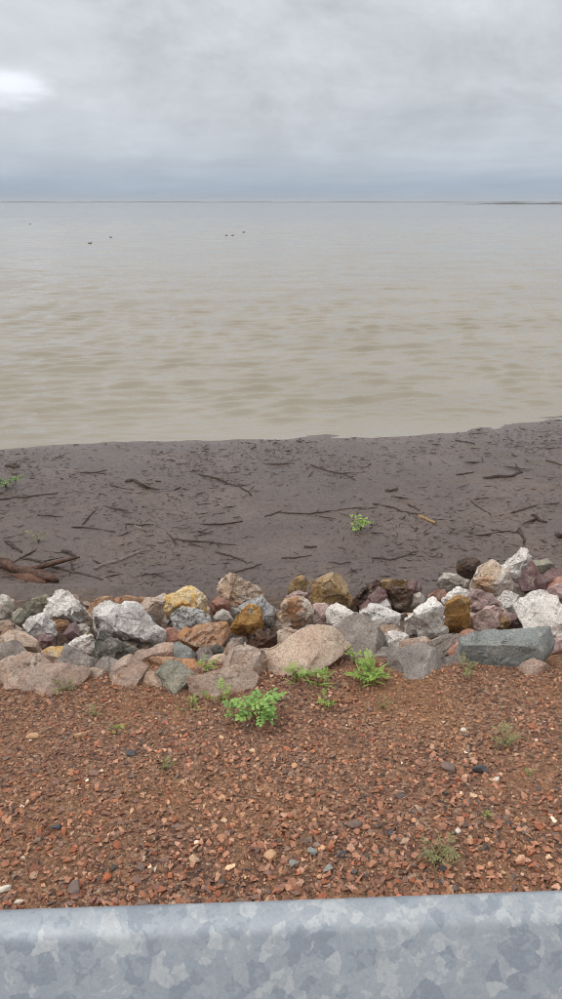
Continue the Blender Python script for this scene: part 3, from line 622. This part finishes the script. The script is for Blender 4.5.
def rubble():
    rng = random.Random(21); kinds = ['white', 'tan', 'grey', 'rust', 'brown', 'maroon', 'white', 'pink', 'orange', 'darkbrown']
    protos = []
    for i, kd in enumerate(kinds * 2):
        me = stone_proto('stone', 100 + i, 9, (1, .8, .6), .05); me.materials.append(RM[kd]); protos.append(me)
    for i in range(300):
        px = rng.uniform(-30, 592); py = rng.uniform(604, 668)
        D = float(np.interp(py, DY, DD)) + rng.uniform(0, .15); p = at_y(px, py, D)
        o = link('stone', protos[rng.randrange(len(protos))], None, emb)
        o.location = (p.x, p.y, float(emb_z(np.array([p.x]), np.array([p.y]))[0]) + rng.uniform(.0, .075))
        s = rng.uniform(.06, .165); o.scale = (s, s, s); o.rotation_euler = (rng.random()*6, rng.random()*6, rng.random()*6)
rubble()

# ------------------------------------------------------------------ gravel
def gravel_material():
    t = NT('gravel_stones'); at = t.N.new('ShaderNodeAttribute'); at.attribute_name = 'col'; v = t.geo.outputs['Position']
    n = t.noise(v, 240, 4, .6)
    c = t.mix(.7, t.mix(.06, at.outputs['Color'], (.26,.22,.19)), t.ramp(n, [(.34, .5), (.5, 1.0), (.66, 1.45)]), 'MULTIPLY')
    return t.done(c, .78, t.bump(n, .35, .003), Specular_IOR_Level=.35)
def stone_material():
    t = NT('loose_stone'); v = t.off(t.tc.outputs['Object'])
    c = t.ramp(t.oi.outputs['Random'], [(0, lin(118,78,60,k)), (.2, lin(146,98,74,k)), (.4, lin(124,96,84,k)), (.55, lin(158,114,90,k)), (.7, lin(140,86,62,k)),
                                        (.85, lin(110,92,84,k)), (.95, lin(164,136,114,k)), (1, lin(86,80,78,k))], 'CONSTANT')
    n = t.noise(v, 3.5, 5, .65); c = t.mix(.7, c, t.ramp(n, [(.3, .65), (.5, 1.0), (.7, 1.25)]), 'MULTIPLY')
    return t.done(c, .78, t.bump(n, .3, .05), Specular_IOR_Level=.35)
PAL = np.array([1.12, 1.06, 1.0]) * np.array([lin(142,100,78,k), lin(156,114,92,k), lin(122,88,72,k), lin(168,132,112,k), lin(128,100,86,k), lin(110,80,68,k), lin(170,132,102,k), lin(112,98,90,k), lin(84,70,64,k), lin(186,160,132,k), lin(152,94,68,k), lin(70,68,68,k), lin(206,192,174,k)])
PW_ = np.array([18, 15, 15, 8, 11, 12, 4, 5, 5, 1.3, 5, 1.6, .35]); PW_ /= PW_.sum()
def gravel_stuff():
    rng = np.random.default_rng(77)
    protos = [stone_proto('p', 300+i, 8 + i % 3, (1, .8, .42), 0) for i in range(14)]
    PV = []; PF = []
    for me in protos:
        a = np.zeros(len(me.vertices)*3, np.float32); me.vertices.foreach_get('co', a); PV.append(a.reshape(-1,3))
        PF.append(np.array([p.vertices[:] for p in me.polygons])); bpy.data.meshes.remove(me)
    Vs, Fs, Cs, base = [], [], [], 0
    def batch(n, lo, hi, xr, y0, y1, lift, pw=2.0):
        nonlocal base
        x = rng.uniform(-xr, xr, n); y = rng.uniform(y0, y1, n)
        s = lo + (hi - lo) * rng.random(n) ** pw
        s *= (1.12 - .28 * (y - 1.3) / 1.3) * (1 + .38 * vn2(x*3.3, y*4.1, 61))
        z = verge_z(x, y) + s * lift
        q = rng.normal(size=(n, 4)); q[:, 1:3] *= .28; q /= np.linalg.norm(q, axis=1)[:, None]   # mostly flat-lying, free spin
        wq, xq, yq, zq = q.T
        Rm = np.stack([1-2*(yq**2+zq**2), 2*(xq*yq-zq*wq), 2*(xq*zq+yq*wq), 2*(xq*yq+zq*wq), 1-2*(xq**2+zq**2), 2*(yq*zq-xq*wq), 2*(xq*zq-yq*wq), 2*(yq*zq+xq*wq), 1-2*(xq**2+yq**2)], 1).reshape(n,3,3)
        ci = rng.choice(len(PAL), n, p=PW_); col = PAL[ci] * rng.uniform(.78, 1.18, (n, 1))
        patch = np.clip(vn2(x*1.7, y*2.2, 60) * 1.4 + .55 * np.clip(x - .1, 0, 1), 0, 1)[:, None]; col = col * (1 - .42*patch) + np.array(lin(160,122,90,k)) * .42*patch
        pi = rng.integers(0, len(PV), n)
        for p in range(len(PV)):
            ix = np.where(pi == p)[0]; m = len(PV[p])
            V = np.einsum('nij,mj->nmi', Rm[ix], PV[p]) * s[ix][:, None, None] + np.stack([x[ix], y[ix], z[ix]], 1)[:, None, :]
            F = PF[p][None] + (np.arange(len(ix)) * m)[:, None, None] + base
            Vs.append(V.reshape(-1, 3)); Fs.append(F.reshape(-1, 3)); Cs.append(np.repeat(col[ix], m, 0)); base += len(ix) * m
    batch(23000, .009, .031, 1.75, 1.15, 2.74, .16)
    batch(20000, .0045, .0105, 1.75, 1.15, 2.74, .25, 1.3)
    batch(6000, .008, .026, 3.2, 1.15, 2.76, .12)
    me = mesh_np('loose_gravel', np.concatenate(Vs), np.concatenate(Fs), False)
    Cc = np.concatenate(Cs); at = me.attributes.new('col', 'FLOAT_COLOR', 'POINT')
    at.data.foreach_set('color', np.concatenate([Cc, np.ones((len(Cc), 1))], 1).astype(np.float32).ravel())
    o = link('loose_gravel', me, gravel_material(), verge); tag(o, kind='stuff')
gravel_stuff()
def big_gravel():
    rng = random.Random(8); m = stone_material(); protos = []
    for i in range(10):
        me = stone_proto('stone', 500+i, 11, (1, .78, .42), .10); me.materials.append(m); protos.append(me)
    for i in range(300):
        t_ = rng.random(); py = 690 + 215 * (1 - t_ ** 1.8); px = rng.uniform(-15, 577)
        p = on_verge(px, py); o = link('stone', protos[i % 10], None, verge)
        s = rng.uniform(.022, .037) * (1 if rng.random() < .85 else 1.25)
        o.location = (p.x, p.y, p.z + s * .12); o.scale = (s, s, s * rng.uniform(.8, 1.2)); o.rotation_euler = (rng.gauss(0, .22), rng.gauss(0, .22), rng.random() * 6.28)
big_gravel()
def plain_stone_mat(name, col, col2):
    t = NT(name); v = t.tc.outputs['Object']; n = t.noise(v, 5, 6, .65)
    return t.done(t.ramp(n, [(.35, col), (.65, col2)]), .7, t.bump(n, .3, .04), Specular_IOR_Level=.35)
PM = dict(white=plain_stone_mat('white_pebble', lin(206,198,186,k), lin(180,166,148,k)), dark=plain_stone_mat('dark_pebble', lin(62,62,68,k), lin(84,82,84,k)),
          grey=plain_stone_mat('grey_pebble', lin(112,116,112,k), lin(138,136,128,k)), red=plain_stone_mat('red_pebble', lin(176,92,56,k), lin(152,94,68,k)),
          tan=plain_stone_mat('tan_pebble', lin(184,150,116,k), lin(168,132,100,k)), brown=plain_stone_mat('brown_pebble', lin(116,98,88,k), lin(98,84,78,k)))
PEB = [ # px, py, width px, aspect, colour, label
 (5, 891, 16, .45, 'white', 'white shell-like stone at the left edge just above the guardrail'), (19, 903, 11, .5, 'white', 'small pale stone touching the guardrail top near the left edge'),
 (56, 828, 15, .7, 'dark', 'blue black stone lying in gravel at left'), (106, 879, 12, .9, 'red', 'round orange red pebble above the guardrail at left'),
 (33, 738, 14, .6, 'tan', 'pinkish pale stone in the gravel at upper left'), (80, 737, 16, .35, 'tan', 'thin pale sliver of stone in gravel right of the pinkish pale one'),
 (131, 755, 11, .8, 'dark', 'small dark stone in gravel left of the big blue green weed'), (270, 857, 17, .85, 'tan', 'light buff angular stone near the bottom centre gravel'),
 (312, 854, 14, .95, 'grey', 'round grey speckled pebble at bottom centre of the gravel'), (341, 856, 11, .9, 'dark', 'dark round pebble right of the grey speckled one'),
 (392, 835, 12, .85, 'dark', 'black stone in the gravel left of the dry sprig'), (457, 832, 9, .8, 'white', 'small bright white stone in the gravel right of the dry sprig'),
 (329, 872, 14, .9, 'grey', 'grey stone just above the guardrail right of bottom centre'), (294, 865, 12, .8, 'grey', 'greenish grey pebble left of the round speckled one'),
 (496, 780, 8, .8, 'white', 'tiny white stone in the sandy patch at right'), (481, 772, 20, .4, 'dark', 'flat dark splinter of stone in the gravel at right'),
 (448, 769, 16, .8, 'brown', 'triangular grey brown stone left of the dark splinter'), (443, 870, 10, .8, 'dark', 'small dark stone above the guardrail at right'),
 (463, 731, 8, .7, 'white', 'tiny pale stone in the upper right gravel'), (76, 890, 22, .8, 'brown', 'flat brown stone above the guardrail at left'),
 (355, 825, 20, .85, 'brown', 'broad flat brown stone in the gravel left of the black one')]
for i, (px, py, wpx, asp, kd, lab) in enumerate(PEB):
    me = stone_proto('pebble', 700+i, 14, (1, max(asp, .4), .5), .15); p = on_verge(px, py)
    s = wpx * (p - CAMP).dot(ray(281, 499.5)) / FPX * 1.12
    o = link('pebble', me, PM[kd], None, (p.x, p.y, p.z + s*.16)); o.scale = (s, s, s); o.rotation_euler = (random.uniform(-.15,.15), random.uniform(-.15,.15), random.uniform(-.5,.5))
    tag(o, lab, 'stone', 'distinct stones in the gravel')

# ------------------------------------------------------------------ sticks and debris on the mud
def wood_material(name, a, b, c_):
    t = NT(name); v = t.off(t.tc.outputs['Object']); n = t.noise(v, 30, 5, .65)
    return t.done(t.ramp(n, [(.3, a), (.5, b), (.72, c_)]), .7, t.bump(n, .6, .006), Specular_IOR_Level=.35)
WD = wood_material('wet_dark_wood', lin(36,28,25,k), lin(54,43,38,k), lin(84,70,63,k))
WK = wood_material('wet_bark', lin(46,33,27,k), lin(72,51,41,k), lin(106,80,64,k))
WG = wood_material('grey_driftwood', lin(72,62,58,k), lin(104,92,86,k), lin(134,122,114,k))
WB = wood_material('torn_brown_wood', lin(54,38,30,k), lin(88,60,46,k), lin(120,88,66,k))
WY = wood_material('yellow_wood', lin(104,80,54,k), lin(136,106,72,k), lin(160,132,98,k))
def tube(path, rad, seg=7, rng=None, jag=.15):
    P = np.array([list(p) for p in path]); n = len(P); T = np.gradient(P, axis=0); T /= np.linalg.norm(T, axis=1)[:,None] + 1e-9
    up = np.array([0, 0, 1.0]); U = np.cross(T, up); U /= np.linalg.norm(U, axis=1)[:,None] + 1e-9; W = np.cross(U, T)
    a = np.linspace(0, 2*math.pi, seg, endpoint=False); V = []
    for i in range(n):
        for q in a:
            rr = rad[i] * (1 + (rng.uniform(-jag, jag) if rng else 0)); V.append(P[i] + (U[i]*math.cos(q) + W[i]*math.sin(q)) * rr)
    V = V + [P[0], P[-1]]; F = []
    for i in range(n-1):
        for j in range(seg):
            k2 = (j+1) % seg; F += [(i*seg+j, i*seg+k2, (i+1)*seg+k2), (i*seg+j, (i+1)*seg+k2, (i+1)*seg+j)]
    for j in range(seg): F += [(n*seg, (j+1) % seg, j), (n*seg+1, (n-1)*seg+j, (n-1)*seg+(j+1) % seg)]
    return np.array(V), np.array(F)
def join(parts):
    V, F, b = [], [], 0
    for v, f in parts: V.append(v); F.append(f + b); b += len(v)
    return np.concatenate(V), np.concatenate(F)
def stick(name, pts, wpx, mat, label, cat='stick', twigs=0, lift=.05, jag=.18):
    jag = .32 if wpx > 10 else jag
    rng = random.Random(int(pts[0][0]*31 + pts[0][1]*7)); G = [on_mud(*p) for p in pts]; base = sum(G, Vector()) / len(G)
    r = wpx * (base - CAMP).dot(ray(281, 499.5)) / FPX * .5
    path, n = [], 5 * (len(G) - 1) + 1
    for i in range(n):
        f = i / (n-1) * (len(G)-1); a = min(int(f), len(G)-2); p = G[a].lerp(G[a+1], f - a)
        p.z = float(mud_z(np.array([p.x]), np.array([p.y]))[0]) + r * lift
        path.append(p - base + Vector((rng.gauss(0, .35), rng.gauss(0, .35), 0)) * r * (.2 if wpx > 10 else .7) * (0 if i in (0, n-1) else 1))
    rad = [r * (1 - .55 * abs(i/(n-1) - .3)) * (.55 if i in (0, n-1) else 1) for i in range(n)]
    parts = [tube(path, rad, 8, rng, jag)]
    o_main = None
    o = link(name, mesh_np(name, *parts[0]), mat, None, base); tag(o, label, cat)
    for t_ in range(twigs):
        i = rng.randrange(2, n-1); d = (path[i] - path[i-1]).normalized(); s = rng.choice((-1, 1)); q = Vector((d.x*.6 - s*d.y*.8, d.y*.6 + s*d.x*.8, .12)); Lg = r * rng.uniform(7, 13)
        pp = [path[i] + q * Lg * g + Vector((0, 0, -.05*Lg*g*g)) for g in (0, .35, .7, 1)]
        link('twig', mesh_np('twig', *tube(pp, [r*.55, r*.45, r*.34, r*.15], 6, rng, .1)), mat, o)
    return o
ST = [
 ('driftwood_log', [(-14,564),(10,569),(34,576),(58,583)], 12, WK, 'thick dark log with torn bark at the left edge behind the rocks', 'log', 1),
 ('branch', [(20,557),(47,565),(74,572),(103,580)], 3.4, WD, 'dark crooked branch on mud right of the torn log', 'branch', 2),
 ('stick', [(94,569),(118,561),(145,551)], 4.6, WG, 'thick pale grey stick slanting up on mud at left', 'stick', 0),
 ('stick', [(5,541),(13,546),(22,553)], 4.5, WD, 'short dark stub on mud near the left edge above the log', 'stick', 0),
 ('stick', [(174,539),(204,542),(236,545)], 2.6, WD, 'long thin dark stick lying level on the mud, centre left', 'stick', 1),
 ('stick', [(125,524),(140,525.5),(154,525)], 2.4, WD, 'short level stick on mud above the pale grey stick', 'stick', 0),
 ('branch', [(198,474),(222,481),(240,487),(252,496)], 2.6, WD, 'long curved dark branch on the mud below the water edge, left of centre', 'branch', 2),
 ('stick', [(0,499),(28,497),(58,493)], 2.4, WD, 'thin stick lying level on mud at the left edge', 'stick', 0),
 ('stick', [(80,473),(94,473),(107,470)], 2.2, WD, 'short stick near the water edge at left', 'stick', 0),
 ('driftwood_lump', [(125,482),(134,481),(143,487)], 5, WD, 'dark forked lump of wood on the mud left of the long curved branch', 'driftwood', 2),
 ('stick', [(82,525),(89,517),(96,510)], 2.4, WD, 'short stick pointing away on mud above the pale grey stick, left', 'stick', 0),
 ('stick', [(109,485),(121,488),(134,490)], 1.8, WD, 'thin stick beside the dark forked lump of wood', 'stick', 0),
 ('stick', [(215,552),(230,556),(246,562)], 2.2, WD, 'thin stick slanting down on mud above the mottled red peak', 'stick', 0),
 ('stick', [(233,573),(247,569),(262,564)], 2.4, WD, 'thin twig just behind the mottled red brown rock peak', 'stick', 0),
 ('stick', [(37,515),(50,516),(63,517)], 2.0, WD, 'short thin stick on mud at left below the level one', 'stick', 0),
 ('driftwood_lump', [(5,466),(12,467),(20,467)], 4, WD, 'small dark lump of wood near the water at the left edge', 'driftwood', 0),
 ('driftwood_log', [(483,478),(500,477),(514,476),(523,472)], 4.2, WD, 'dark log with an upturned end on the mud at right', 'log', 1),
 ('branch', [(278,513),(310,514),(340,510),(367,507)], 2.2, WD, 'very long thin wavy branch across the mud at centre', 'branch', 2),
 ('branch', [(373,504),(398,510),(419,515),(437,526)], 2.2, WD, 'thin branch sloping down right beside the yellow wood piece', 'branch', 2),
 ('wood_piece', [(418,516),(426,519),(435,524)], 4.0, WY, 'short yellow brown piece of bare wood on the mud at right', 'wood', 0),
 ('branch', [(310,465),(328,471),(344,474),(356,481)], 2.0, WD, 'twiggy thin branch near the water right of centre', 'branch', 4),
 ('stick', [(511,513),(523,510),(537,505)], 2.6, WD, 'short stick on mud at right below the upturned log', 'stick', 0),
 ('stick', [(470,500),(480,508),(491,515)], 1.8, WD, 'thin stick pointing down right on mud below the upturned log', 'stick', 0),
 ('driftwood_lump', [(531,515),(540,521),(547,523)], 4.6, WD, 'dark angular lump of wood on mud at far right', 'driftwood', 1),
 ('driftwood_lump', [(519,528),(521,534),(524,541)], 4.0, WD, 'upright dark lump of wood left below the far right lump', 'driftwood', 0),
 ('driftwood_lump', [(555,535),(560,537),(568,536)], 6, WD, 'dark lump of wood cut by the right edge above the rocks', 'driftwood', 0),
 ('stick', [(456,475),(465,474),(474,472)], 2.6, WD, 'short stick left of the upturned log', 'stick', 0),
 ('stick', [(328,562),(340,564),(352,563)], 2.0, WD, 'short level stick above the big ochre boulder', 'stick', 0),
 ('stick', [(371,558),(392,560),(412,553)], 2.4, WD, 'bent stick on mud above the ochre capstone', 'stick', 1),
 ('stick', [(546,460),(556,463),(568,467)], 2.2, WD, 'stick at the right edge near the water', 'stick', 0),
 ('stick', [(455,440),(465,442),(475,444)], 2.2, WD, 'short stick at the water edge right of centre', 'stick', 0),
 ('stick', [(281,558),(296,558),(312,555)], 2.2, WD, 'thin level stick on mud above the pinkish stone', 'stick', 0),
 ('driftwood_lump', [(385,490),(391,491),(398,489)], 3.6, WD, 'dark wood lump on mud above the sloping thin branch', 'driftwood', 0),
 ('driftwood_lump', [(304,547),(310,548),(317,547)], 4.0, WD, 'dark wood lump on mud above the small brown leaning stone', 'driftwood', 0),
 ('driftwood_lump', [(62,551),(69,553),(76,557)], 4.6, WD, 'dark chunk of wood on mud above the crooked branch at left', 'driftwood', 0),
 ('stick', [(265,517),(273,514),(282,511)], 2.6, WD, 'stick joining the left end of the very long wavy branch', 'stick', 0),
]
for nm, pts, wpx, mt, lab, cat, tw in ST: stick(nm, pts, wpx, mt, lab, cat, tw, .5 if wpx > 10 else .05)
# torn orange wood under the bark of the log
o = bpy.data.objects['driftwood_log']
g = [on_mud(*p) for p in ((14,574),(30,577.5),(47,582))]
link('torn_wood', mesh_np('torn_wood', *tube([Vector((q.x, q.y - .05, q.z + .015)) - o.location for q in g], [.012, .05, .015], 7, random.Random(3), .45)), WB, o)

def twig_protos(n=5, sides=5):
    ms = []; rng = random.Random(41)
    for i in range(12):
        b = rng.gauss(0, .045); k2 = rng.uniform(-.05, .05)
        path = [Vector((j/(n-1) - .5, b * (1 - (2*j/(n-1)-1)**2) + rng.gauss(0, .015), k2 * (j/(n-1)))) for j in range(n)]
        r = rng.uniform(.010, .024); ms.append(mesh_np('twig', *tube(path, np.interp(np.linspace(0, 1, n), [0, .25, .5, .75, 1], [r*.5, r, r*.95, r*.8, r*.35]), sides, rng, .2))); ms[-1].materials.append(WD if i % 4 else WG)
    return ms
def scatter_twigs():
    rng = random.Random(6); ms = twig_protos(); n = 0
    while n < 240:
        px = rng.uniform(-10, 572); py = 430 + 165 * rng.random() ** .8
        p = on_mud(px, py)
        if float(vn2(np.array([p.x*.8]), np.array([p.y*1.7]), 80)[0]) + rng.gauss(0, .3) < .0: continue
        if p.y > np.interp(p.x, SHX, SHY) - .15 or p.y < 5.6: continue
        o = link('twig', ms[n % 12], None, None); L = rng.uniform(.08, .26) * (1 if rng.random() < .85 else 2.0)
        o.location = (p.x, p.y, p.z - .001); o.scale = (L, L, L*1.1); o.rotation_euler = (0, rng.gauss(0, .05), rng.gauss(0, .75) if rng.random() < .7 else rng.random()*3.14)
        tone = 'dark' if (n % 12) % 4 else 'grey'
        across = 'left' if px < 187 else ('right' if px > 375 else 'middle'); depth = 'near the water' if py < 475 else ('just behind the rocks' if py > 540 else 'halfway to the water')
        tag(o, f'small {tone} twig on the {across} mud, {depth}', 'twig', 'small twigs scattered over the mud'); n += 1
scatter_twigs()
def litter():
    rng = np.random.default_rng(19); Vs, Fs, b = [], [], 0
    base = twig_protos(3, 4)
    PV, PF = [], []
    for me in base:
        a = np.zeros(len(me.vertices)*3, np.float32); me.vertices.foreach_get('co', a); PV.append(a.reshape(-1,3)); PF.append(np.array([p.vertices[:] for p in me.polygons]))
    n = 32000; x = rng.uniform(-6, 6, n); y = rng.uniform(5.5, 11.8, n); keep = (y < np.interp(x, SHX, SHY) - .03) & (vn2(x*.9, y*1.4, 70) + rng.normal(0, .35, n) > .0); x, y = x[keep], y[keep]
    z = mud_z(x, y) + .002; L = .018 + .11 * rng.random(len(x)) ** 3; a = rng.normal(0, .9, len(x)); fat = rng.uniform(1, 3.2, len(x))
    for i in range(len(x)):
        q = i % 12; v = PV[q] * [L[i], L[i]*fat[i], L[i]*fat[i]]; c, s = math.cos(a[i]), math.sin(a[i])
        Vs.append(np.stack([v[:,0]*c - v[:,1]*s + x[i], v[:,0]*s + v[:,1]*c + y[i], v[:,2] + z[i]], 1)); Fs.append(PF[q] + b); b += len(v)
    for me in base: bpy.data.meshes.remove(me)
    o = link('mud_litter', mesh_np('mud_litter', np.concatenate(Vs), np.concatenate(Fs)), WD, mud); tag(o, kind='stuff')
litter()

# ------------------------------------------------------------------ plants
def leaf_mat(name, a, b):
    t = NT(name); c = t.mix(t.oi.outputs['Random'], a, b); n = t.noise(t.tc.outputs['Object'], 60, 3, .5)
    c = t.mix(.5, c, t.ramp(n, [(.3, .75), (.7, 1.2)]), 'MULTIPLY')
    return t.done(c, .5, None, Specular_IOR_Level=.4, Transmission_Weight=0.0, Subsurface_Weight=.0)
LG = leaf_mat('bright_leaf', lin(98,130,52,k), lin(136,160,74,k)); LB = leaf_mat('blue_green_leaf', lin(92,126,58,k), lin(126,152,78,k))
LD = leaf_mat('dull_leaf', lin(104,104,66,k), lin(128,122,82,k)); LS = leaf_mat('stem', lin(92,108,58,k), lin(112,120,70,k)); LM = leaf_mat('mud_leaf', lin(76,98,54,k), lin(104,122,70,k))
def leaflet(bx, by, bz, ang, L, wd, droop):
    d = Vector((math.cos(ang), math.sin(ang), 0)); n = Vector((-d.y, d.x, 0)); o = Vector((bx, by, bz)); V = []
    for f, g in ((0, .0), (.22, .72), (.5, 1.0), (.78, .78), (1, .0)):
        c = o + d*L*f + Vector((0, 0, -droop*L*f*f))
        V += [c + n*wd*.5*g + Vector((0,0,.12*wd*g)), c - Vector((0,0,.03*wd)), c - n*wd*.5*g + Vector((0,0,.12*wd*g))]
    F = []
    for i in range(4):
        for j in (0, 1): F.append((i*3+j, i*3+j+1, i*3+j+4)); F.append((i*3+j, i*3+j+4, i*3+j+3))
    return np.array([v[:] for v in V]), np.array(F)
def compound_leaf(seed, round_=True, pairs=3):
    rng = random.Random(seed); parts = [tube([Vector((0,0,0)), Vector((.5,0,.06)), Vector((1,0,.02))], [.018, .013, .006], 4)]
    wd = .22 if round_ else .11
    for i in range(pairs):
        x = .35 + .55 * i / max(pairs-1, 1)
        for s in (-1, 1): parts.append(leaflet(x, 0, .05, s * rng.uniform(.9, 1.35), rng.uniform(.30, .40), wd, rng.uniform(.1, .5)))
    parts.append(leaflet(1, 0, .03, rng.uniform(-.2,.2), rng.uniform(.3, .4), wd*1.05, .3))
    return mesh_np('leaf', *join(parts))
def weed(name, label, px, py, wpx, hpx, n, mat, round_=True, pairs=3, ground='verge', upright=.5, cat='weed', leafsize=.36, blades=0):
    rng = random.Random(int(px*7+py)); p = on_verge(px, py) if ground == 'verge' else on_mud(px, py)
    sc = (p - CAMP).dot(ray(281, 499.5)) / FPX * 1.12; Wd, Ht = wpx*sc, hpx*sc*1.05
    root = link(name, None, None, None, p); tag(root, label, cat)
    ms = []
    for i in range(6): me = compound_leaf(rng.randrange(9999), round_, pairs); me.materials.append(mat); ms.append(me)
    nb = max(3, n // 6)
    for b in range(nb):
        a = b * 6.283 / nb + rng.uniform(-.5, .5); rr = Wd*.5*rng.uniform(.35, .85); h = Ht*rng.uniform(.45, .95)*(1 - .45*(rr/(Wd*.5))**2)
        tip = Vector((math.cos(a)*rr, math.sin(a)*rr*.8, h)); mid = Vector((tip.x*.4, tip.y*.4, h*.65))
        path = [Vector((0,0,-.01)), mid*.5 + Vector((0,0,h*.1)), mid, tip]; r = .004 * Wd/.2 + .0006
        link('stem', mesh_np('stem', *tube(path, [r, r*.8, r*.6, r*.3], 5)), LS, root)
        for j in range(max(1, n // nb)):
            f = rng.uniform(.25, 1); q = (path[1].lerp(mid, f*2) if f < .5 else mid.lerp(tip, f*2-1))
            o = link('leaf', ms[rng.randrange(6)], None, root); o.location = q; L = leafsize*Wd*rng.uniform(.6, 1.1); o.scale = (L, L, L)
            o.rotation_euler = (rng.gauss(0, .35), -rng.uniform(0, .9)*upright, a + rng.gauss(0, 1.1))
    if blades:
        me = mesh_np('grass_blade', *leaflet(0, 0, 0, 0, 1, .06, .35)); me.materials.append(mat)
        for i in range(blades):
            o = link('grass_blade', me, None, root); a = rng.random()*6.283; L = Ht*rng.uniform(.5, 1.0)
            o.location = (rng.gauss(0, Wd*.16), rng.gauss(0, Wd*.16), -.003); o.scale = (L, L, L); o.rotation_euler = (rng.gauss(0, .2), -rng.uniform(.35, 1.35), a)
    return root
weed('weed', 'biggest weed, blue green with rounded leaflets, growing alone in the gravel', 258, 723, 44, 32, 30, LB, True, 3, upright=.8)
weed('weed', 'small blue green seedling touching the left of the biggest weed', 237, 724, 19, 18, 14, LB, True, 2, upright=.8)
weed('weed', 'bright green feathery weed in front of the pointed grey slab', 370, 681, 30, 24, 38, LG, False, 5, blades=26, upright=.9)
weed('weed', 'tall sprig with pale flat leaves behind the bright green feathery weed', 354, 664, 20, 22, 12, LG, True, 2, upright=1.1)
weed('weed', 'little green weed between the tan slabs and rusty ledge, left of centre', 207, 672, 19, 15, 15, LG, True, 2, upright=1.0)
for i, (px, py, wp, hp, n, lab) in enumerate([
  (296, 682, 26, 20, 16, 'sparse sprig at the foot of the largest tan slab, left one'), (318, 686, 26, 26, 18, 'sparse sprig at the foot of the largest tan slab, right one'),
  (326, 706, 24, 14, 9, 'thin sprig in gravel below the bright green weed'), (193, 708, 14, 16, 8, 'thin pale sprig in gravel left of the biggest weed'),
  (117, 733, 16, 14, 9, 'thin green sprig in the gravel at upper left'), (94, 716, 22, 10, 8, 'faint sprig near the grey brown slab at left'),
  (165, 770, 18, 16, 9, 'faint sprig in the gravel left of centre'), (64, 690, 26, 9, 9, 'thin grass at the edge of the half buried front left slab'),
  (505, 745, 34, 18, 14, 'dry sparse tuft in the gravel at right'), (528, 775, 10, 7, 6, 'tiny green seedling in the gravel at right edge'),
  (488, 818, 10, 9, 6, 'tiny green seedling right of the white stone'), (466, 672, 30, 9, 10, 'thin grass at the left foot of the blue grey boulder'),
  (222, 700, 28, 10, 9, 'thin grass left above the biggest weed'), (383, 709, 20, 10, 7, 'faint sprig in gravel below the large flat grey slab'),
  (540, 668, 18, 8, 7, 'thin grass beside the small half buried brown stone')]):
    weed('sprig', lab, px, py, wp, hp, n, LD if i not in (0, 1, 2, 3, 9, 10, 4, 12) else LG, False, 4, upright=1.0, leafsize=.34, blades=7)
weed('dry_sprig', 'dry straw coloured sprig sprawled on gravel above the guardrail at right', 438, 862, 46, 22, 16, LD, False, 4, upright=.8, leafsize=.3, blades=18)
weed('weed', 'small green plant growing alone on the mud, centre right', 361, 530, 19, 12, 30, LG, True, 2, ground='mud', upright=.9)
weed('weed', 'dull green plant on the mud at the left edge', 6, 487, 22, 11, 24, LM, True, 2, ground='mud')
weed('weed', 'dull withered plant on the mud above the dark chunk at left', 39, 542, 16, 12, 18, LD, False, 3, ground='mud')

# ------------------------------------------------------------------ birds on the water
def bird(px, py, s, label, face):
    p = at_z(px, py, WATER); root = link('waterbird', None, None, None, p); root.rotation_euler = (0, 0, face); s *= .58; root.scale = (s, s, s)
    tag(root, label, 'bird', 'dark birds floating far out on the water')
    t = bpy.data.materials.get('dark_plumage') or NT('dark_plumage').done((.035,.032,.03), .7)
    bm = bmesh.new(); bmesh.ops.create_uvsphere(bm, u_segments=14, v_segments=10, radius=1)
    for v in bm.verts:
        x = v.co.x; tail = max(0, -x - .3); v.co = Vector((x*.26 - tail*.05, v.co.y*.105*(1 - .5*tail), .05 + v.co.z*.085 + tail*.07))
    me = bpy.data.meshes.new('body'); bm.to_mesh(me); bm.free(); link('body', me, t, root)
    V, F = tube([Vector((.17,0,.07)), Vector((.21,0,.14)), Vector((.22,0,.20)), Vector((.25,0,.235)), Vector((.30,0,.23))], [.045, .032, .03, .042, .022], 8); link('neck_and_head', mesh_np('neck', V, F), t, root)
    V, F = tube([Vector((.30,0,.228)), Vector((.36,0,.222))], [.014, .004], 6); link('bill', mesh_np('bill', V, F), t, root)
bird(226.5, 235.5, .9, 'left bird of the close pair out on the water', 2.8); bird(232.5, 235.5, .85, 'middle bird of the three out on the water left of centre', .3)
bird(243.5, 232.5, 1.0, 'right-hand bird of the three out on the water left of centre', .1); bird(90, 243.5, 1.0, 'bird on the water at left, nearest of the left ones', .2)
bird(111, 237.5, .9, 'bird on the water right of the nearest left one', 3.0); bird(30, 224.5, 1.1, 'farthest bird on the water near the left edge', .4); bird(543.5, 293, .30, 'lone small bird on the water at the right edge', .3)

# ------------------------------------------------------------------ haze
def haze():
    bm = bmesh.new(); z0, z1 = -3.0, 32.0
    bmesh.ops.create_cube(bm, size=1, matrix=Matrix.Translation((0, 5980, (z0+z1)/2)) @ Matrix.Diagonal((15400, 12100, z1-z0, 1)))
    me = bpy.data.meshes.new('haze'); bm.to_mesh(me); bm.free()
    m = bpy.data.materials.new('haze_air'); m.use_nodes = True; nt = m.node_tree; nt.nodes.clear()
    o_ = nt.nodes.new('ShaderNodeOutputMaterial'); v = nt.nodes.new('ShaderNodeVolumePrincipled')
    v.inputs['Color'].default_value = (.88,.91,.94,1); v.inputs['Density'].default_value = .00012; v.inputs['Anisotropy'].default_value = .0
    nt.links.new(v.outputs[0], o_.inputs['Volume'])
    o = link('haze', me, m); tag(o, kind='stuff')
haze()
